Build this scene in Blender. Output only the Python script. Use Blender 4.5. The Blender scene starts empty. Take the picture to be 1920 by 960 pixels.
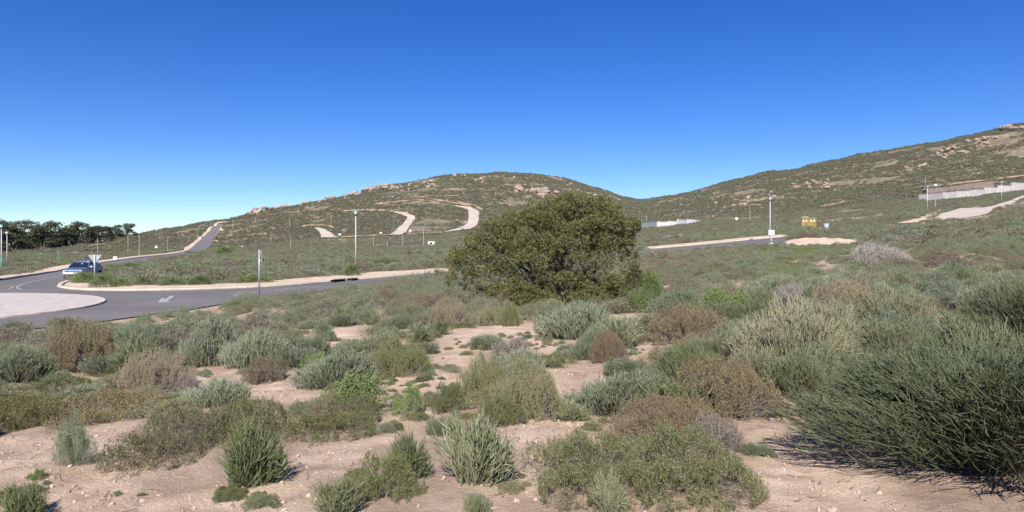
import bpy, bmesh, math, random
import numpy as np
from mathutils import Vector, Matrix, geometry
rng = np.random.default_rng(7); random.seed(7)
S = bpy.context.scene; C = S.collection
R = math.radians
F = 1250.0; HY = 462.0; CX = 960.0; EYE = 1.7
# ---------------------------------------------------------------- camera
cam_d = bpy.data.cameras.new('camera'); cam = bpy.data.objects.new('camera', cam_d); C.objects.link(cam)
cam.location = (0, 0, EYE); cam.rotation_euler = (R(90), 0, 0)
cam_d.sensor_width = 36; cam_d.lens = F/1920*36; cam_d.shift_y = (HY-480)/1920
cam_d.clip_start = .1; cam_d.clip_end = 40000
S.camera = cam
# ---------------------------------------------------------------- sky, sun, exposure
SUN_EL = 44; SUN_AZ = 187          # compass-like angle from +Y clockwise: the sun stands behind the camera
W = bpy.data.worlds.new('World'); S.world = W; W.use_nodes = True
nt = W.node_tree; bg = nt.nodes['Background']
sky = nt.nodes.new('ShaderNodeTexSky'); sky.sky_type = 'NISHITA'; sky.sun_disc = False
sky.sun_elevation = R(SUN_EL); sky.sun_rotation = R(SUN_AZ)
sky.altitude = 0; sky.air_density = .8; sky.dust_density = 0; sky.ozone_density = 5.5
hsv = nt.nodes.new('ShaderNodeHueSaturation'); hsv.inputs['Saturation'].default_value = 1.27; hsv.inputs['Hue'].default_value = .516
nt.links.new(sky.outputs[0], hsv.inputs['Color']); nt.links.new(hsv.outputs[0], bg.inputs[0]); bg.inputs[1].default_value = .084
sd = bpy.data.lights.new('sun', 'SUN'); sd.energy = 5.0; sd.angle = R(.5); sd.color = (1, .95, .88)
sun = bpy.data.objects.new('sun', sd); C.objects.link(sun)
a = R(SUN_AZ); sv = Vector((math.sin(a)*math.cos(R(SUN_EL)), math.cos(a)*math.cos(R(SUN_EL)), math.sin(R(SUN_EL))))
sun.rotation_euler = sv.to_track_quat('Z', 'Y').to_euler(); sun.location = (0, -20, 40)
S.view_settings.view_transform = 'Standard'; S.view_settings.look = 'None'
S.view_settings.exposure = .76; S.view_settings.gamma = 1; S.view_settings.use_curve_mapping = False
S.render.engine = 'CYCLES'; S.render.resolution_x = 1024; S.render.resolution_y = 512
S.cycles.max_bounces = 5; S.cycles.diffuse_bounces = 2; S.cycles.transparent_max_bounces = 4
ORD = ['first', 'second', 'third', 'fourth', 'fifth', 'sixth', 'seventh', 'eighth', 'ninth', 'tenth', 'eleventh', 'twelfth', 'thirteenth', 'fourteenth', 'fifteenth', 'sixteenth', 'seventeenth', 'eighteenth', 'nineteenth', 'twentieth']; ORD += ['twenty-'+o for o in ORD[:9]]+['thirtieth']+['thirty-'+o for o in ORD[:9]]+['fortieth']
# ---------------------------------------------------------------- noise
def _hash(ix, iy, seed):
    h = (ix.astype(np.int64)*374761393 + iy.astype(np.int64)*668265263 + seed*1274126177) & 0xffffffff
    h = ((h ^ (h >> 13))*1274126177) & 0xffffffff
    return ((h ^ (h >> 16)) & 0xffff)/65535.0
def vnoise(x, y, seed=0):
    ix = np.floor(x); iy = np.floor(y); fx = x-ix; fy = y-iy
    fx = fx*fx*(3-2*fx); fy = fy*fy*(3-2*fy)
    a_ = _hash(ix, iy, seed); b_ = _hash(ix+1, iy, seed); c_ = _hash(ix, iy+1, seed); d_ = _hash(ix+1, iy+1, seed)
    return (a_*(1-fx)+b_*fx)*(1-fy)+(c_*(1-fx)+d_*fx)*fy
def fbm(x, y, seed=0, o=4):
    s = 0; amp = .5; t = 0
    for i in range(o):
        s = s+amp*vnoise(x*2**i, y*2**i, seed+i); t += amp; amp *= .5
    return s/t
def smooth(a_, b_, x):
    t = np.clip((x-a_)/(b_-a_), 0, 1); return t*t*(3-2*t)
# ---------------------------------------------------------------- terrain height: rows of depth, columns of bearing
COL = np.array([-500, 0, 200, 400, 640, 840, 1000, 1185, 1440, 1640, 1920, 2400.])
NEAR = [(0, [0]*12), (4, [-.15,-.05,-.03,0,0,0,0,0,.02,.05,.08,.15]),
 (10, [-.7,-.45,-.4,-.35,-.3,-.25,-.2,-.15,-.05,.05,.15,.3]),
 (20, [-1.5,-1.25,-1.1,-.9,-.75,-.6,-.5,-.35,-.1,.2,.45,.8]),
 (28, [-1.5,-1.5,-1.45,-1.3,-.95,-.75,-.6,-.35,.05,.45,.85,1.4]),
 (36, [-1.5,-1.5,-1.5,-1.5,-1.15,-.9,-.65,-.3,.3,.75,1.25,2]),
 (50, [-1.5,-1.5,-1.5,-1.5,-1.5,-1.15,-.75,-.2,.6,1.2,1.9,3]),
 (66, [-1.6,-1.5,-1.5,-1.5,-1.5,-1.3,-.7,.1,1.1,1.7,2.6,4]),
 (84, [-2,-1.9,-1.6,-1.4,-1.1,-1.0,-.5,.6,1.6,2.3,3.6,5.5]),
 (100, [-2.6,-2.4,-1.8,-1.3,-.8,-.6,-.2,1.0,2.2,3.3,5.2,7.5]),
 (140, [-2.6,-2.3,-1.7,-1.1,-.3,.1,.6,1.8,4.5,6.6,9.5,13]),
 (190, [-3,-2,-1.7,-.8,1,1.7,2.6,4.5,7.9,10.6,15.7,20]),
 (250, [-3,-2,-1.5,0,3.5,4,5.5,8.4,11.7,16,23,30])]
RIDGE = [(-500,420,466),(-100,380,469),(0,370,469),(100,380,461),(150,390,455),(200,400,449),(250,420,441),(300,440,432),(340,450,424),(400,480,415),
 (440,490,408),(455,500,405),(480,505,395),(520,515,388),(560,525,384),(600,540,376),(640,545,368),(680,560,359),(720,570,352),(760,585,346),(800,600,337),(840,610,330),
 (880,625,326),(920,640,323),(960,645,324),(1000,650,327),(1040,660,333),(1080,670,342),(1120,675,353),(1160,680,366),(1205,700,377),(1240,690,372),
 (1290,660,364),(1340,640,350),(1400,620,333),(1440,600,322),(1500,590,315),(1540,580,305),(1600,575,296),(1680,560,282),(1750,555,268),(1800,550,254),
 (1860,545,243),(1920,540,230),(2400,520,130)]
F1 = [(-500,340,470),(0,330,472),(200,340,456),(400,370,441),(640,380,410),(840,390,402),(1000,400,401),(1185,400,402),(1440,390,374),(1640,380,345),(1920,380,306),(2400,380,250)]
PXG = np.linspace(-500, 2400, 1161); YG = np.concatenate([np.linspace(0, 3, 6)[:-1], np.geomspace(3, 6000, 1100)])
def _sm(px, xs, ys, k):
    v = np.interp(PXG, xs, ys); n = int(k/2.5); ker = np.hanning(2*n+3)[1:-1]; ker /= ker.sum()
    return np.convolve(np.pad(v, len(ker)//2, mode='edge'), ker, mode='valid')[:len(PXG)]
rows = [(np.full(len(PXG), float(y)), _sm(0, COL, z, 110)) for y, z in NEAR]
def prow(L, k):
    xs = [l[0] for l in L]; Y = _sm(0, xs, [l[1] for l in L], 100); p = _sm(0, xs, [l[2] for l in L], k)
    return Y, EYE-(p-HY)/F*Y
f1Y, f1z = prow(F1, 140); rY, rz = prow(RIDGE, 16)
rows += [(f1Y, f1z), ((f1Y+rY)/2, f1z*.47+rz*.53), (f1Y*.1+rY*.9, f1z*.085+rz*.915), (rY, rz), (rY+40, rz-3-.03*rz), (rY+160, rz*.75-12),
         (rY+700, rz*.3-25), (np.full(len(PXG), 3000.), np.full(len(PXG), -48.)), (np.full(len(PXG), 6000.), np.full(len(PXG), -50.))]
TY = np.stack([r[0] for r in rows]); TZ = np.stack([r[1] for r in rows])
ZG = np.zeros((len(PXG), len(YG)))
for i in range(len(PXG)):
    y = TY[:, i]; z = TZ[:, i]; h = np.diff(y); d = np.diff(z)/h; m = np.zeros(len(y))
    same = d[:-1]*d[1:] > 0
    with np.errstate(all='ignore'):
        m[1:-1] = np.where(same, 2*d[:-1]*d[1:]/(d[:-1]+d[1:]), 0)
    m[0] = d[0]; m[-1] = d[-1]
    k = np.clip(np.searchsorted(y, YG, side='right')-1, 0, len(y)-2); t = (YG-y[k])/h[k]
    ZG[i] = (2*t**3-3*t**2+1)*z[k]+(t**3-2*t**2+t)*h[k]*m[k]+(-2*t**3+3*t**2)*z[k+1]+(t**3-t**2)*h[k]*m[k+1]
LY = np.arange(len(YG))
def zt(x, y, detail=True):
    x = np.asarray(x, float); y = np.asarray(y, float)
    ye = np.maximum(y, 3.0); p = np.clip(CX+x/ye*F, -500, 2400)
    a_ = (p+500)/2900*(len(PXG)-1); i = np.clip(a_.astype(int), 0, len(PXG)-2); fa = a_-i
    b_ = np.interp(ye, YG, LY); j = np.clip(b_.astype(int), 0, len(YG)-2); fb = b_-j
    z = (ZG[i, j]*(1-fa)+ZG[i+1, j]*fa)*(1-fb)+(ZG[i, j+1]*(1-fa)+ZG[i+1, j+1]*fa)*fb
    z = z*np.clip((y+2)/5, 0, 1)
    if detail:
        w1 = 1-smooth(14, 24, y)
        z = z+w1*((fbm(x*.9, y*.9, 3)-.5)*.16+(fbm(x*5, y*5, 9, 3)-.5)*.045)
        w2 = smooth(270, 380, y)*(1-smooth(900, 1500, y))
        z = z+w2*((fbm(x/45, y/45, 5)-.5)*7+(fbm(x/11, y/11, 6)-.5)*1.5)
    return z
YM = np.geomspace(2.5, 1200, 3000)
def hit(px, py):
    """where the line of sight through a point of the photograph meets the ground"""
    x = (px-CX)/F*YM; zr = EYE-(py-HY)/F*YM; g = zt(x, YM)
    k = np.nonzero(g >= zr)[0]
    k = k[0] if len(k) else None
    if k is None:
        Yr = float(np.interp(px, [r[0] for r in RIDGE], [r[1] for r in RIDGE]))-4
        return np.array([(px-CX)/F*Yr, Yr, float(zt((px-CX)/F*Yr, Yr))])
    y = YM[k]
    return np.array([x[k], y, float(g[k])])
def project(x, y, z):
    return CX+x/y*F, HY-(z-EYE)/y*F
def inpoly(x, y, poly):
    P = np.asarray(poly); r = np.zeros(np.shape(x), bool); n = len(P); j = n-1
    with np.errstate(all='ignore'):
        for i in range(n):
            xi, yi = P[i][:2]; xj, yj = P[j][:2]
            r ^= ((yi > y) != (yj > y)) & (x < (xj-xi)*(y-yi)/(yj-yi+1e-12)+xi); j = i
    return r
# ---------------------------------------------------------------- materials
def mat(name, col, rough=.7, metal=0., var=.15, scale=8., bump=0., col2=None, spec=.3, coords='Object', thr=(.35, .65), detail=5, bscale=None, emit=None):
    m = bpy.data.materials.new(name); m.use_nodes = True; t = m.node_tree; p = t.nodes['Principled BSDF']
    p.inputs['Roughness'].default_value = rough; p.inputs['Metallic'].default_value = metal; p.inputs['Specular IOR Level'].default_value = spec
    tc = t.nodes.new('ShaderNodeTexCoord'); no = t.nodes.new('ShaderNodeTexNoise'); no.inputs['Scale'].default_value = scale; no.inputs['Detail'].default_value = detail
    t.links.new(tc.outputs[coords], no.inputs['Vector'])
    cr = t.nodes.new('ShaderNodeValToRGB'); c2 = col2 or tuple(c*(1-var) for c in col); c1 = col if col2 else tuple(min(1, c*(1+var)) for c in col)
    cr.color_ramp.elements[0].position = thr[0]; cr.color_ramp.elements[1].position = thr[1]
    cr.color_ramp.elements[0].color = (*c2, 1); cr.color_ramp.elements[1].color = (*c1, 1)
    t.links.new(no.outputs[0], cr.inputs[0]); t.links.new(cr.outputs[0], p.inputs['Base Color'])
    if bump:
        b = t.nodes.new('ShaderNodeBump'); b.inputs['Strength'].default_value = 1; b.inputs['Distance'].default_value = bump
        n2 = t.nodes.new('ShaderNodeTexNoise'); n2.inputs['Scale'].default_value = bscale or scale*3; n2.inputs['Detail'].default_value = 6
        t.links.new(tc.outputs[coords], n2.inputs['Vector']); t.links.new(n2.outputs[0], b.inputs['Height']); t.links.new(b.outputs[0], p.inputs['Normal'])
    return m
def veg(name, cols, trans=.25, place=.35, isl=.5, rough=.6, gain=1.25):
    """foliage: colour picked along a ramp by where the plant stands, which plant it is and which leaf"""
    m = bpy.data.materials.new(name); m.use_nodes = True; t = m.node_tree; p = t.nodes['Principled BSDF']; L = t.links.new
    oi = t.nodes.new('ShaderNodeObjectInfo'); ge = t.nodes.new('ShaderNodeNewGeometry')
    no = t.nodes.new('ShaderNodeTexNoise'); no.inputs['Scale'].default_value = place; no.inputs['Detail'].default_value = 4
    L(oi.outputs['Location'], no.inputs['Vector'])
    def math_(op, a_, b_):
        n = t.nodes.new('ShaderNodeMath'); n.operation = op
        for k, v in enumerate((a_, b_)):
            if isinstance(v, (int, float)): n.inputs[k].default_value = v
            else: L(v, n.inputs[k])
        return n.outputs[0]
    v = math_('MULTIPLY', math_('SUBTRACT', no.outputs[0], .5), 2.8)
    v = math_('ADD', v, math_('MULTIPLY', math_('SUBTRACT', oi.outputs['Random'], .5), .75))
    v = math_('ADD', v, math_('MULTIPLY', math_('SUBTRACT', ge.outputs['Random Per Island'], .5), isl))
    v = math_('ADD', v, .5)
    cr = t.nodes.new('ShaderNodeValToRGB'); cr.color_ramp.interpolation = 'LINEAR'
    while len(cr.color_ramp.elements) < len(cols): cr.color_ramp.elements.new(.5)
    for k, c in enumerate(cols):
        cr.color_ramp.elements[k].position = k/(len(cols)-1) if len(cols) > 1 else 0; cr.color_ramp.elements[k].color = (*[q*gain for q in c], 1)
    L(v, cr.inputs[0]); L(cr.outputs[0], p.inputs['Base Color']); p.inputs['Roughness'].default_value = rough; p.inputs['Specular IOR Level'].default_value = .35
    if trans:
        tr = t.nodes.new('ShaderNodeBsdfTranslucent'); mx = t.nodes.new('ShaderNodeMixShader'); mx.inputs[0].default_value = trans*.5
        L(cr.outputs[0], tr.inputs[0]); L(p.outputs[0], mx.inputs[1]); L(tr.outputs[0], mx.inputs[2]); L(mx.outputs[0], t.nodes['Material Output'].inputs[0])
    return m
M = {}
M['asphalt'] = mat('asphalt', (.135,.122,.118), .85, var=.14, scale=.22, detail=10, bump=.004, bscale=60, coords='Object')
M['white_paint'] = mat('white_paint', (.42,.41,.40), .6, col2=(.2,.19,.19), scale=9)
M['yellow_paint'] = mat('yellow_paint', (.5,.38,.2), .6, col2=(.26,.22,.17), scale=9)
M['concrete'] = mat('concrete', (.46,.395,.325), .85, var=.16, scale=1.3, bump=.01, bscale=30)
M['paving'] = mat('paving', (.47,.42,.38), .85, col2=(.36,.32,.29), scale=2.2, bump=.006, bscale=25, detail=10)
M['gravel'] = mat('gravel', (.43,.36,.30), .9, var=.1, scale=.3, bump=.02, bscale=8)
M['verge'] = mat('verge', (.53,.42,.32), .95, col2=(.42,.31,.22), scale=1.1, bump=.03, bscale=9, detail=9)
M['dirt'] = mat('dirt', (.44,.28,.17), .95, col2=(.19,.16,.11), scale=.35, bump=.1, bscale=3, thr=(.42,.56), detail=9)
M['galv'] = mat('galvanised_steel', (.50,.52,.55), .45, .3, var=.08, scale=5)
M['polepaint'] = mat('pole_paint', (.50,.50,.51), .5, 0, var=.08, scale=4)
M['greenpole'] = mat('green_pole_paint', (.07,.30,.25), .5, 0, var=.1, scale=4)
M['wood'] = mat('weathered_wood', (.36,.34,.32), .85, var=.2, scale=6)
M['dark'] = mat('dark_opening', (.012,.012,.012), .9)
M['black'] = mat('black_plastic', (.025,.025,.028), .5)
M['white'] = mat('white_enamel', (.8,.8,.8), .4, var=.03)
M['signgrey'] = mat('sign_back_aluminium', (.33,.35,.37), .5, .4, var=.12, scale=7)
M['teal'] = mat('teal_lantern_cap', (.10,.32,.38), .4, 0, var=.05)
M['diffuser'] = mat('frosted_diffuser', (.42,.55,.60), .3, 0, var=.05, spec=.5)
M['collar'] = mat('dark_collar', (.05,.05,.06), .5)
M['ochre'] = mat('ochre_enamel', (.27,.185,.055), .55, var=.12, scale=3)
M['ochre_d'] = mat('ochre_enamel_dusty', (.32,.235,.11), .6, var=.12, scale=3)
M['tank'] = mat('grey_plastic', (.30,.34,.38), .5, var=.08, scale=4)
M['block'] = mat('grey_block', (.40,.37,.36), .9, var=.12, scale=.9, bump=.02, bscale=6)
M['brick'] = mat('brown_brick', (.205,.155,.14), .9, var=.15, scale=1.1, bump=.02, bscale=6)
M['whitewall'] = mat('white_wall', (.62,.61,.60), .85, var=.05, scale=.7)
M['fence'] = mat('fence_steel', (.17,.18,.19), .5, .2, var=.1)
M['bark'] = mat('pale_bark', (.11,.085,.07), .9, var=.3, scale=9, bump=.01)
M['gumbark'] = mat('gum_bark', (.16,.12,.10), .9, var=.3, scale=2)
M['carpaint'] = mat('car_paint', (.20,.26,.36), .25, .6, var=.02, spec=.5)
M['silver'] = mat('car_silver_trim', (.55,.56,.60), .3, .7, var=.02)
M['glass'] = mat('car_glass', (.012,.018,.03), .06, 0, var=.05, spec=.9)
M['tyre'] = mat('tyre_rubber', (.02,.02,.02), .85)
M['lampglass'] = mat('headlamp_glass', (.75,.78,.82), .1, .3, var=.05, spec=.8)
M['orange'] = mat('orange_lens', (.8,.3,.05), .3)
M['granite'] = mat('granite', (.40,.30,.235), .9, col2=(.20,.155,.13), scale=.7, bump=.12, bscale=1.4, detail=9)
M['pebble'] = mat('pebble', (.50,.40,.32), .9, col2=(.30,.22,.17), scale=3, coords='Generated')
M['sea'] = mat('sea_water', (.05,.12,.22), .35, 0, var=.1, scale=.01)
M['twig'] = veg('twig', [(.17,.13,.11), (.27,.22,.19), (.36,.31,.28)], 0, isl=.9, gain=.9)
M['litterleaf'] = veg('dry_litter', [(.10,.07,.05), (.20,.14,.10), (.34,.26,.20)], 0, isl=2)
M['dead'] = veg('dead_twig', [(.19,.155,.135), (.27,.23,.20), (.36,.315,.28)], 0, isl=.9, gain=1.05)
M['stick'] = veg('green_stem', [(.095,.112,.045), (.135,.15,.07), (.18,.19,.105), (.22,.23,.14)], .12, isl=.9)
M['stick_big'] = veg('tall_green_stem', [(.065,.078,.038), (.10,.115,.058), (.145,.16,.09), (.205,.215,.135)], .08, isl=1.1)
M['stick_grey'] = veg('grey_green_stem', [(.125,.145,.085), (.17,.19,.12), (.22,.235,.155)], .12, isl=.8)
M['stick_olive'] = veg('olive_stem', [(.10,.12,.055), (.155,.17,.09), (.22,.21,.13)], .12, isl=.8)
M['mat_green'] = veg('mat_green_leaf', [(.085,.092,.036), (.13,.14,.058), (.175,.178,.085), (.21,.175,.115)], .25, isl=.8)
M['mat_brown'] = veg('mat_brown_leaf', [(.12,.085,.05), (.18,.14,.085), (.19,.175,.085), (.25,.20,.15)], .2, isl=.9)
M['mat_yellow'] = veg('mat_yellow_leaf', [(.12,.11,.042), (.17,.15,.06), (.20,.165,.09)], .25, isl=.8)
M['bush'] = veg('bush_leaf', [(.085,.115,.06), (.135,.165,.10), (.19,.215,.14)], .2, isl=.8)
M['bright'] = veg('bright_leaf', [(.08,.11,.035), (.12,.16,.05), (.17,.215,.08)], .3, isl=.8)
SC = 1.5
M['vergegreen'] = veg('verge_leaf', [(.05,.075,.022), (.08,.115,.032), (.12,.16,.05)], .2, isl=.8)
M['scrub'] = veg('scrub_leaf', [(.13,.10,.075), (.155,.13,.095), (.15,.14,.085), (.125,.13,.068), (.135,.145,.085), (.17,.185,.13), (.14,.16,.09), (.13,.155,.065)], .2, place=.11, isl=.25, gain=1.28)
M['hillscrub'] = veg('hill_scrub_leaf', [(.135,.112,.08), (.125,.115,.075), (.108,.11,.064), (.112,.118,.068), (.14,.145,.095)], .15, place=.03, isl=.3, gain=1.15)
M['treeleaf'] = veg('tree_leaf', [(.024,.029,.013), (.042,.05,.018), (.070,.078,.026), (.155,.15,.052)], .1, isl=1.3)
M['gumleaf'] = veg('gum_leaf', [(.035,.045,.022), (.055,.065,.032), (.08,.085,.045)], .15, isl=.7)
# ground material: pale sand, litter under the plants, stony brown soil further out
def ground_mat():
    m = bpy.data.materials.new('ground_soil'); m.use_nodes = True; t = m.node_tree; p = t.nodes['Principled BSDF']; L = t.links.new
    p.inputs['Roughness'].default_value = .95; p.inputs['Specular IOR Level'].default_value = .15
    g = t.nodes.new('ShaderNodeNewGeometry')
    def noise(s, d=6, r=.55):
        n = t.nodes.new('ShaderNodeTexNoise'); n.inputs['Scale'].default_value = s; n.inputs['Detail'].default_value = d; n.inputs['Roughness'].default_value = r
        L(g.outputs['Position'], n.inputs['Vector']); return n.outputs[0]
    def ramp(v, stops):
        c = t.nodes.new('ShaderNodeValToRGB')
        while len(c.color_ramp.elements) < len(stops): c.color_ramp.elements.new(.5)
        for k, (q, col) in enumerate(stops): c.color_ramp.elements[k].position = q; c.color_ramp.elements[k].color = (*col, 1)
        L(v, c.inputs[0]); return c.outputs[0]
    def mix(f, a_, b_, mode='MIX'):
        n = t.nodes.new('ShaderNodeMix'); n.data_type = 'RGBA'; n.blend_type = mode
        if isinstance(f, float): n.inputs[0].default_value = f
        else: L(f, n.inputs[0])
        L(a_, n.inputs[6]); L(b_, n.inputs[7]); return n.outputs[2]
    sand = ramp(noise(1.6, 10), [(.3, (.37,.262,.185)), (.45, (.49,.362,.262)), (.58, (.56,.425,.315)), (.72, (.63,.50,.39))])
    speck = ramp(noise(45, 4, .7), [(.3, (.55,.50,.45)), (.45, (1, 1, 1)), (.62, (1, 1, 1)), (.75, (1.25,1.22,1.2))])
    sand = mix(.8, sand, speck, 'MULTIPLY')
    at = t.nodes.new('ShaderNodeAttribute'); at.attribute_name = 'litter'
    lit = ramp(noise(7, 8), [(.35, (.17,.115,.085)), (.65, (.32,.24,.18))])
    near = mix(at.outputs['Fac'], sand, lit)
    hill = ramp(noise(.18, 8, .65), [(.35, (.125,.108,.078)), (.52, (.165,.14,.10)), (.62, (.27,.205,.145)), (.74, (.40,.31,.23))])
    at2 = t.nodes.new('ShaderNodeAttribute'); at2.attribute_name = 'far'
    L(mix(at2.outputs['Fac'], near, hill), p.inputs['Base Color'])
    b = t.nodes.new('ShaderNodeBump'); b.inputs['Distance'].default_value = .035; b.inputs['Strength'].default_value = 1
    L(noise(24, 8, .75), b.inputs['Height']); L(b.outputs[0], p.inputs['Normal'])
    return m
M['ground'] = ground_mat()
# ---------------------------------------------------------------- mesh helpers
def me_np(name, V, faces, mats, fm=None, smooth_=False):
    """V (n,3); faces: list of int arrays (m,k)"""
    V = np.asarray(V, np.float32); me = bpy.data.meshes.new(name)
    me.vertices.add(len(V)); me.vertices.foreach_set('co', V.ravel())
    tot = sum(f.shape[0] for f in faces); loops = np.concatenate([f.ravel() for f in faces]).astype(np.int32)
    sizes = np.concatenate([np.full(f.shape[0], f.shape[1]) for f in faces]); st = np.concatenate([[0], np.cumsum(sizes)[:-1]])
    me.loops.add(len(loops)); me.loops.foreach_set('vertex_index', loops)
    me.polygons.add(tot); me.polygons.foreach_set('loop_start', st.astype(np.int32))
    if fm is not None: me.polygons.foreach_set('material_index', np.concatenate(fm).astype(np.int32))
    me.update(calc_edges=True)
    if smooth_: me.polygons.foreach_set('use_smooth', np.ones(tot, bool))
    for m in mats: me.materials.append(m)
    return me
def obj(name, me, parent=None, loc=None):
    o = bpy.data.objects.new(name, me); C.objects.link(o)
    if parent is not None: o.parent = parent
    if loc is not None: o.location = loc
    return o
def tag(o, label=None, cat=None, group=None, kind=None):
    if label: o['label'] = label
    if cat: o['category'] = cat
    if group: o['group'] = group
    if kind: o['kind'] = kind
    return o
def thing(name, label, cat, loc=(0, 0, 0), rz=0, group=None):
    o = bpy.data.objects.new(name, None); C.objects.link(o); o.empty_display_size = .2
    o.location = loc; o.rotation_euler = (0, 0, rz); return tag(o, label, cat, group)
def bm_me(name, bm, m, smooth_=False):
    me = bpy.data.meshes.new(name); bm.normal_update(); bm.to_mesh(me); bm.free()
    for x in (m if isinstance(m, (list, tuple)) else [m]): me.materials.append(x)
    if smooth_:
        for p in me.polygons: p.use_smooth = True
    return me
def box(bm, c, s, bev=0, rot=None):
    r = bmesh.ops.create_cube(bm, size=1)['verts']
    bmesh.ops.scale(bm, vec=s, verts=r)
    if bev:
        e = list({e for v in r for e in v.link_edges}); q = bmesh.ops.bevel(bm, geom=e, offset=bev, segments=2, affect='EDGES', profile=.5); r = list({v for f in q['faces'] for v in f.verts} | {v for v in r if v.is_valid})
    if rot: bmesh.ops.rotate(bm, cent=(0, 0, 0), matrix=rot, verts=r)
    bmesh.ops.translate(bm, vec=c, verts=r); return r
def cyl(bm, r1, r2, z0, z1, n=12, x=0, y=0):
    q = bmesh.ops.create_cone(bm, cap_ends=True, segments=n, radius1=r1, radius2=r2, depth=z1-z0)['verts']
    bmesh.ops.translate(bm, vec=(x, y, (z0+z1)/2), verts=q); return q
def part_box(name, c, s, m, parent, bev=0, rot=None):
    bm = bmesh.new(); box(bm, c, s, bev, rot); return obj(name, bm_me(name, bm, m), parent)
def part_cyl(name, r1, r2, z0, z1, m, parent, n=12, x=0, y=0):
    bm = bmesh.new(); cyl(bm, r1, r2, z0, z1, n, x, y); return obj(name, bm_me(name, bm, m, n > 8), parent)
def norm(v): return v/(np.linalg.norm(v, axis=-1, keepdims=True)+1e-9)
def tubes(P, Rr, s=3, off=0):
    """P (n,k,3) polylines, Rr (n,k) radii -> verts, quads"""
    n, k, _ = P.shape; T = np.gradient(P, axis=1); T = norm(T)
    ref = norm(rng.normal(size=(n, 1, 3))); A = norm(np.cross(T, ref)); B = np.cross(T, A)
    ang = np.arange(s)*2*np.pi/s
    V = P[:, :, None]+Rr[:, :, None, None]*(A[:, :, None]*np.cos(ang)[None, None, :, None]+B[:, :, None]*np.sin(ang)[None, None, :, None])
    i = np.arange(n)[:, None, None]*k*s; j = np.arange(k-1)[None, :, None]*s; q = np.arange(s)[None, None, :]; q2 = (q+1) % s
    Fq = np.stack([i+j+q, i+j+q2, i+j+s+q2, i+j+s+q], -1).reshape(-1, 4)+off
    return V.reshape(-1, 3), Fq
def leaves(Pp, D, L, Wd, off=0):
    """kite shaped leaves"""
    n = len(Pp); D = norm(D); side = norm(np.cross(D, rng.normal(size=(n, 3)))); L = np.broadcast_to(L, n)[:, None]; Wd = np.broadcast_to(Wd, n)[:, None]
    V = np.stack([Pp, Pp+D*L*.5+side*Wd*.5, Pp+D*L, Pp+D*L*.5-side*Wd*.5], 1).reshape(-1, 3)
    return V, np.arange(n*4).reshape(-1, 4)+off
def dome(n, lobes, r0=.8, r1=1.0, low=0.05):
    """points near the surface of a union of lobes (each x,y,z,rx,ry,rz); outer points kept"""
    Lb = np.array(lobes, float); w = (Lb[:, 3]*Lb[:, 4]+Lb[:, 3]*Lb[:, 5]); out = []; no = []; cnt = 0
    while cnt < n:
        k = rng.choice(len(Lb), 2*n, p=w/w.sum()); d = norm(rng.normal(size=(2*n, 3))); d[:, 2] = np.where(rng.random(2*n) < .75, np.abs(d[:, 2]), d[:, 2]); r = rng.uniform(r0, r1, (2*n, 1))
        p = Lb[k, :3]+d*Lb[k, 3:]*r; ok = p[:, 2] > low
        for b in Lb:
            q = ((p-b[:3])/b[3:]); ok &= (np.sum(q*q, 1) > (r0*.97)**2)
        out.append(p[ok]); no.append(norm(d/Lb[k, 3:])[ok]); cnt += ok.sum()
    return np.concatenate(out)[:n], np.concatenate(no)[:n]
def rlobes(Rx, Ry, H, n, irr=.3, sprawl=False):
    if sprawl:
        L = [(0, 0, H*.1, Rx*.45, Ry*.45, H*.7)]
        for i in range(int(n*2.2)):
            a_ = rng.uniform(0, 2*math.pi); q = rng.uniform(.15, .8); s = rng.uniform(.17, .36)
            L.append((math.cos(a_)*Rx*q, math.sin(a_)*Ry*q, H*rng.uniform(.0, .35)*(1.1-q), Rx*s, Ry*s, H*rng.uniform(.35, .7)*(1.15-q*.6)))
        return L
    L = [(0, 0, H*.12, Rx*.72, Ry*.72, H*.78)]
    for i in range(n):
        a_ = i/n*2*math.pi+rng.uniform(-.4, .4); q = rng.uniform(.35, .62)
        s = rng.uniform(.34, .34+irr)
        L.append((math.cos(a_)*Rx*q, math.sin(a_)*Ry*q, H*rng.uniform(.05, .3), Rx*s, Ry*s, H*rng.uniform(.4, .72)))
    return L
def stems_me(name, ends, base_r, r, m, k=5, sag=.15):
    n = len(ends); b = np.stack([rng.normal(0, base_r, n), rng.normal(0, base_r, n), np.zeros(n)-.03], 1); t = np.linspace(0, 1, k)[None, :, None]
    P = b[:, None]+(ends-b)[:, None]*t; P[:, :, 2] += (-sag*np.sin(t[:, :, 0]*np.pi)*np.linalg.norm(ends[:, :2], axis=1)[:, None])*.6
    P[:, 1:-1] += rng.normal(0, .04, (n, k-2, 3))*np.linalg.norm(ends, axis=1)[:, None, None]*.6
    V, Fq = tubes(P, np.broadcast_to(np.linspace(r, r*.35, k), (n, k)), 3)
    return me_np(name, V, [Fq], [m])
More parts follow.
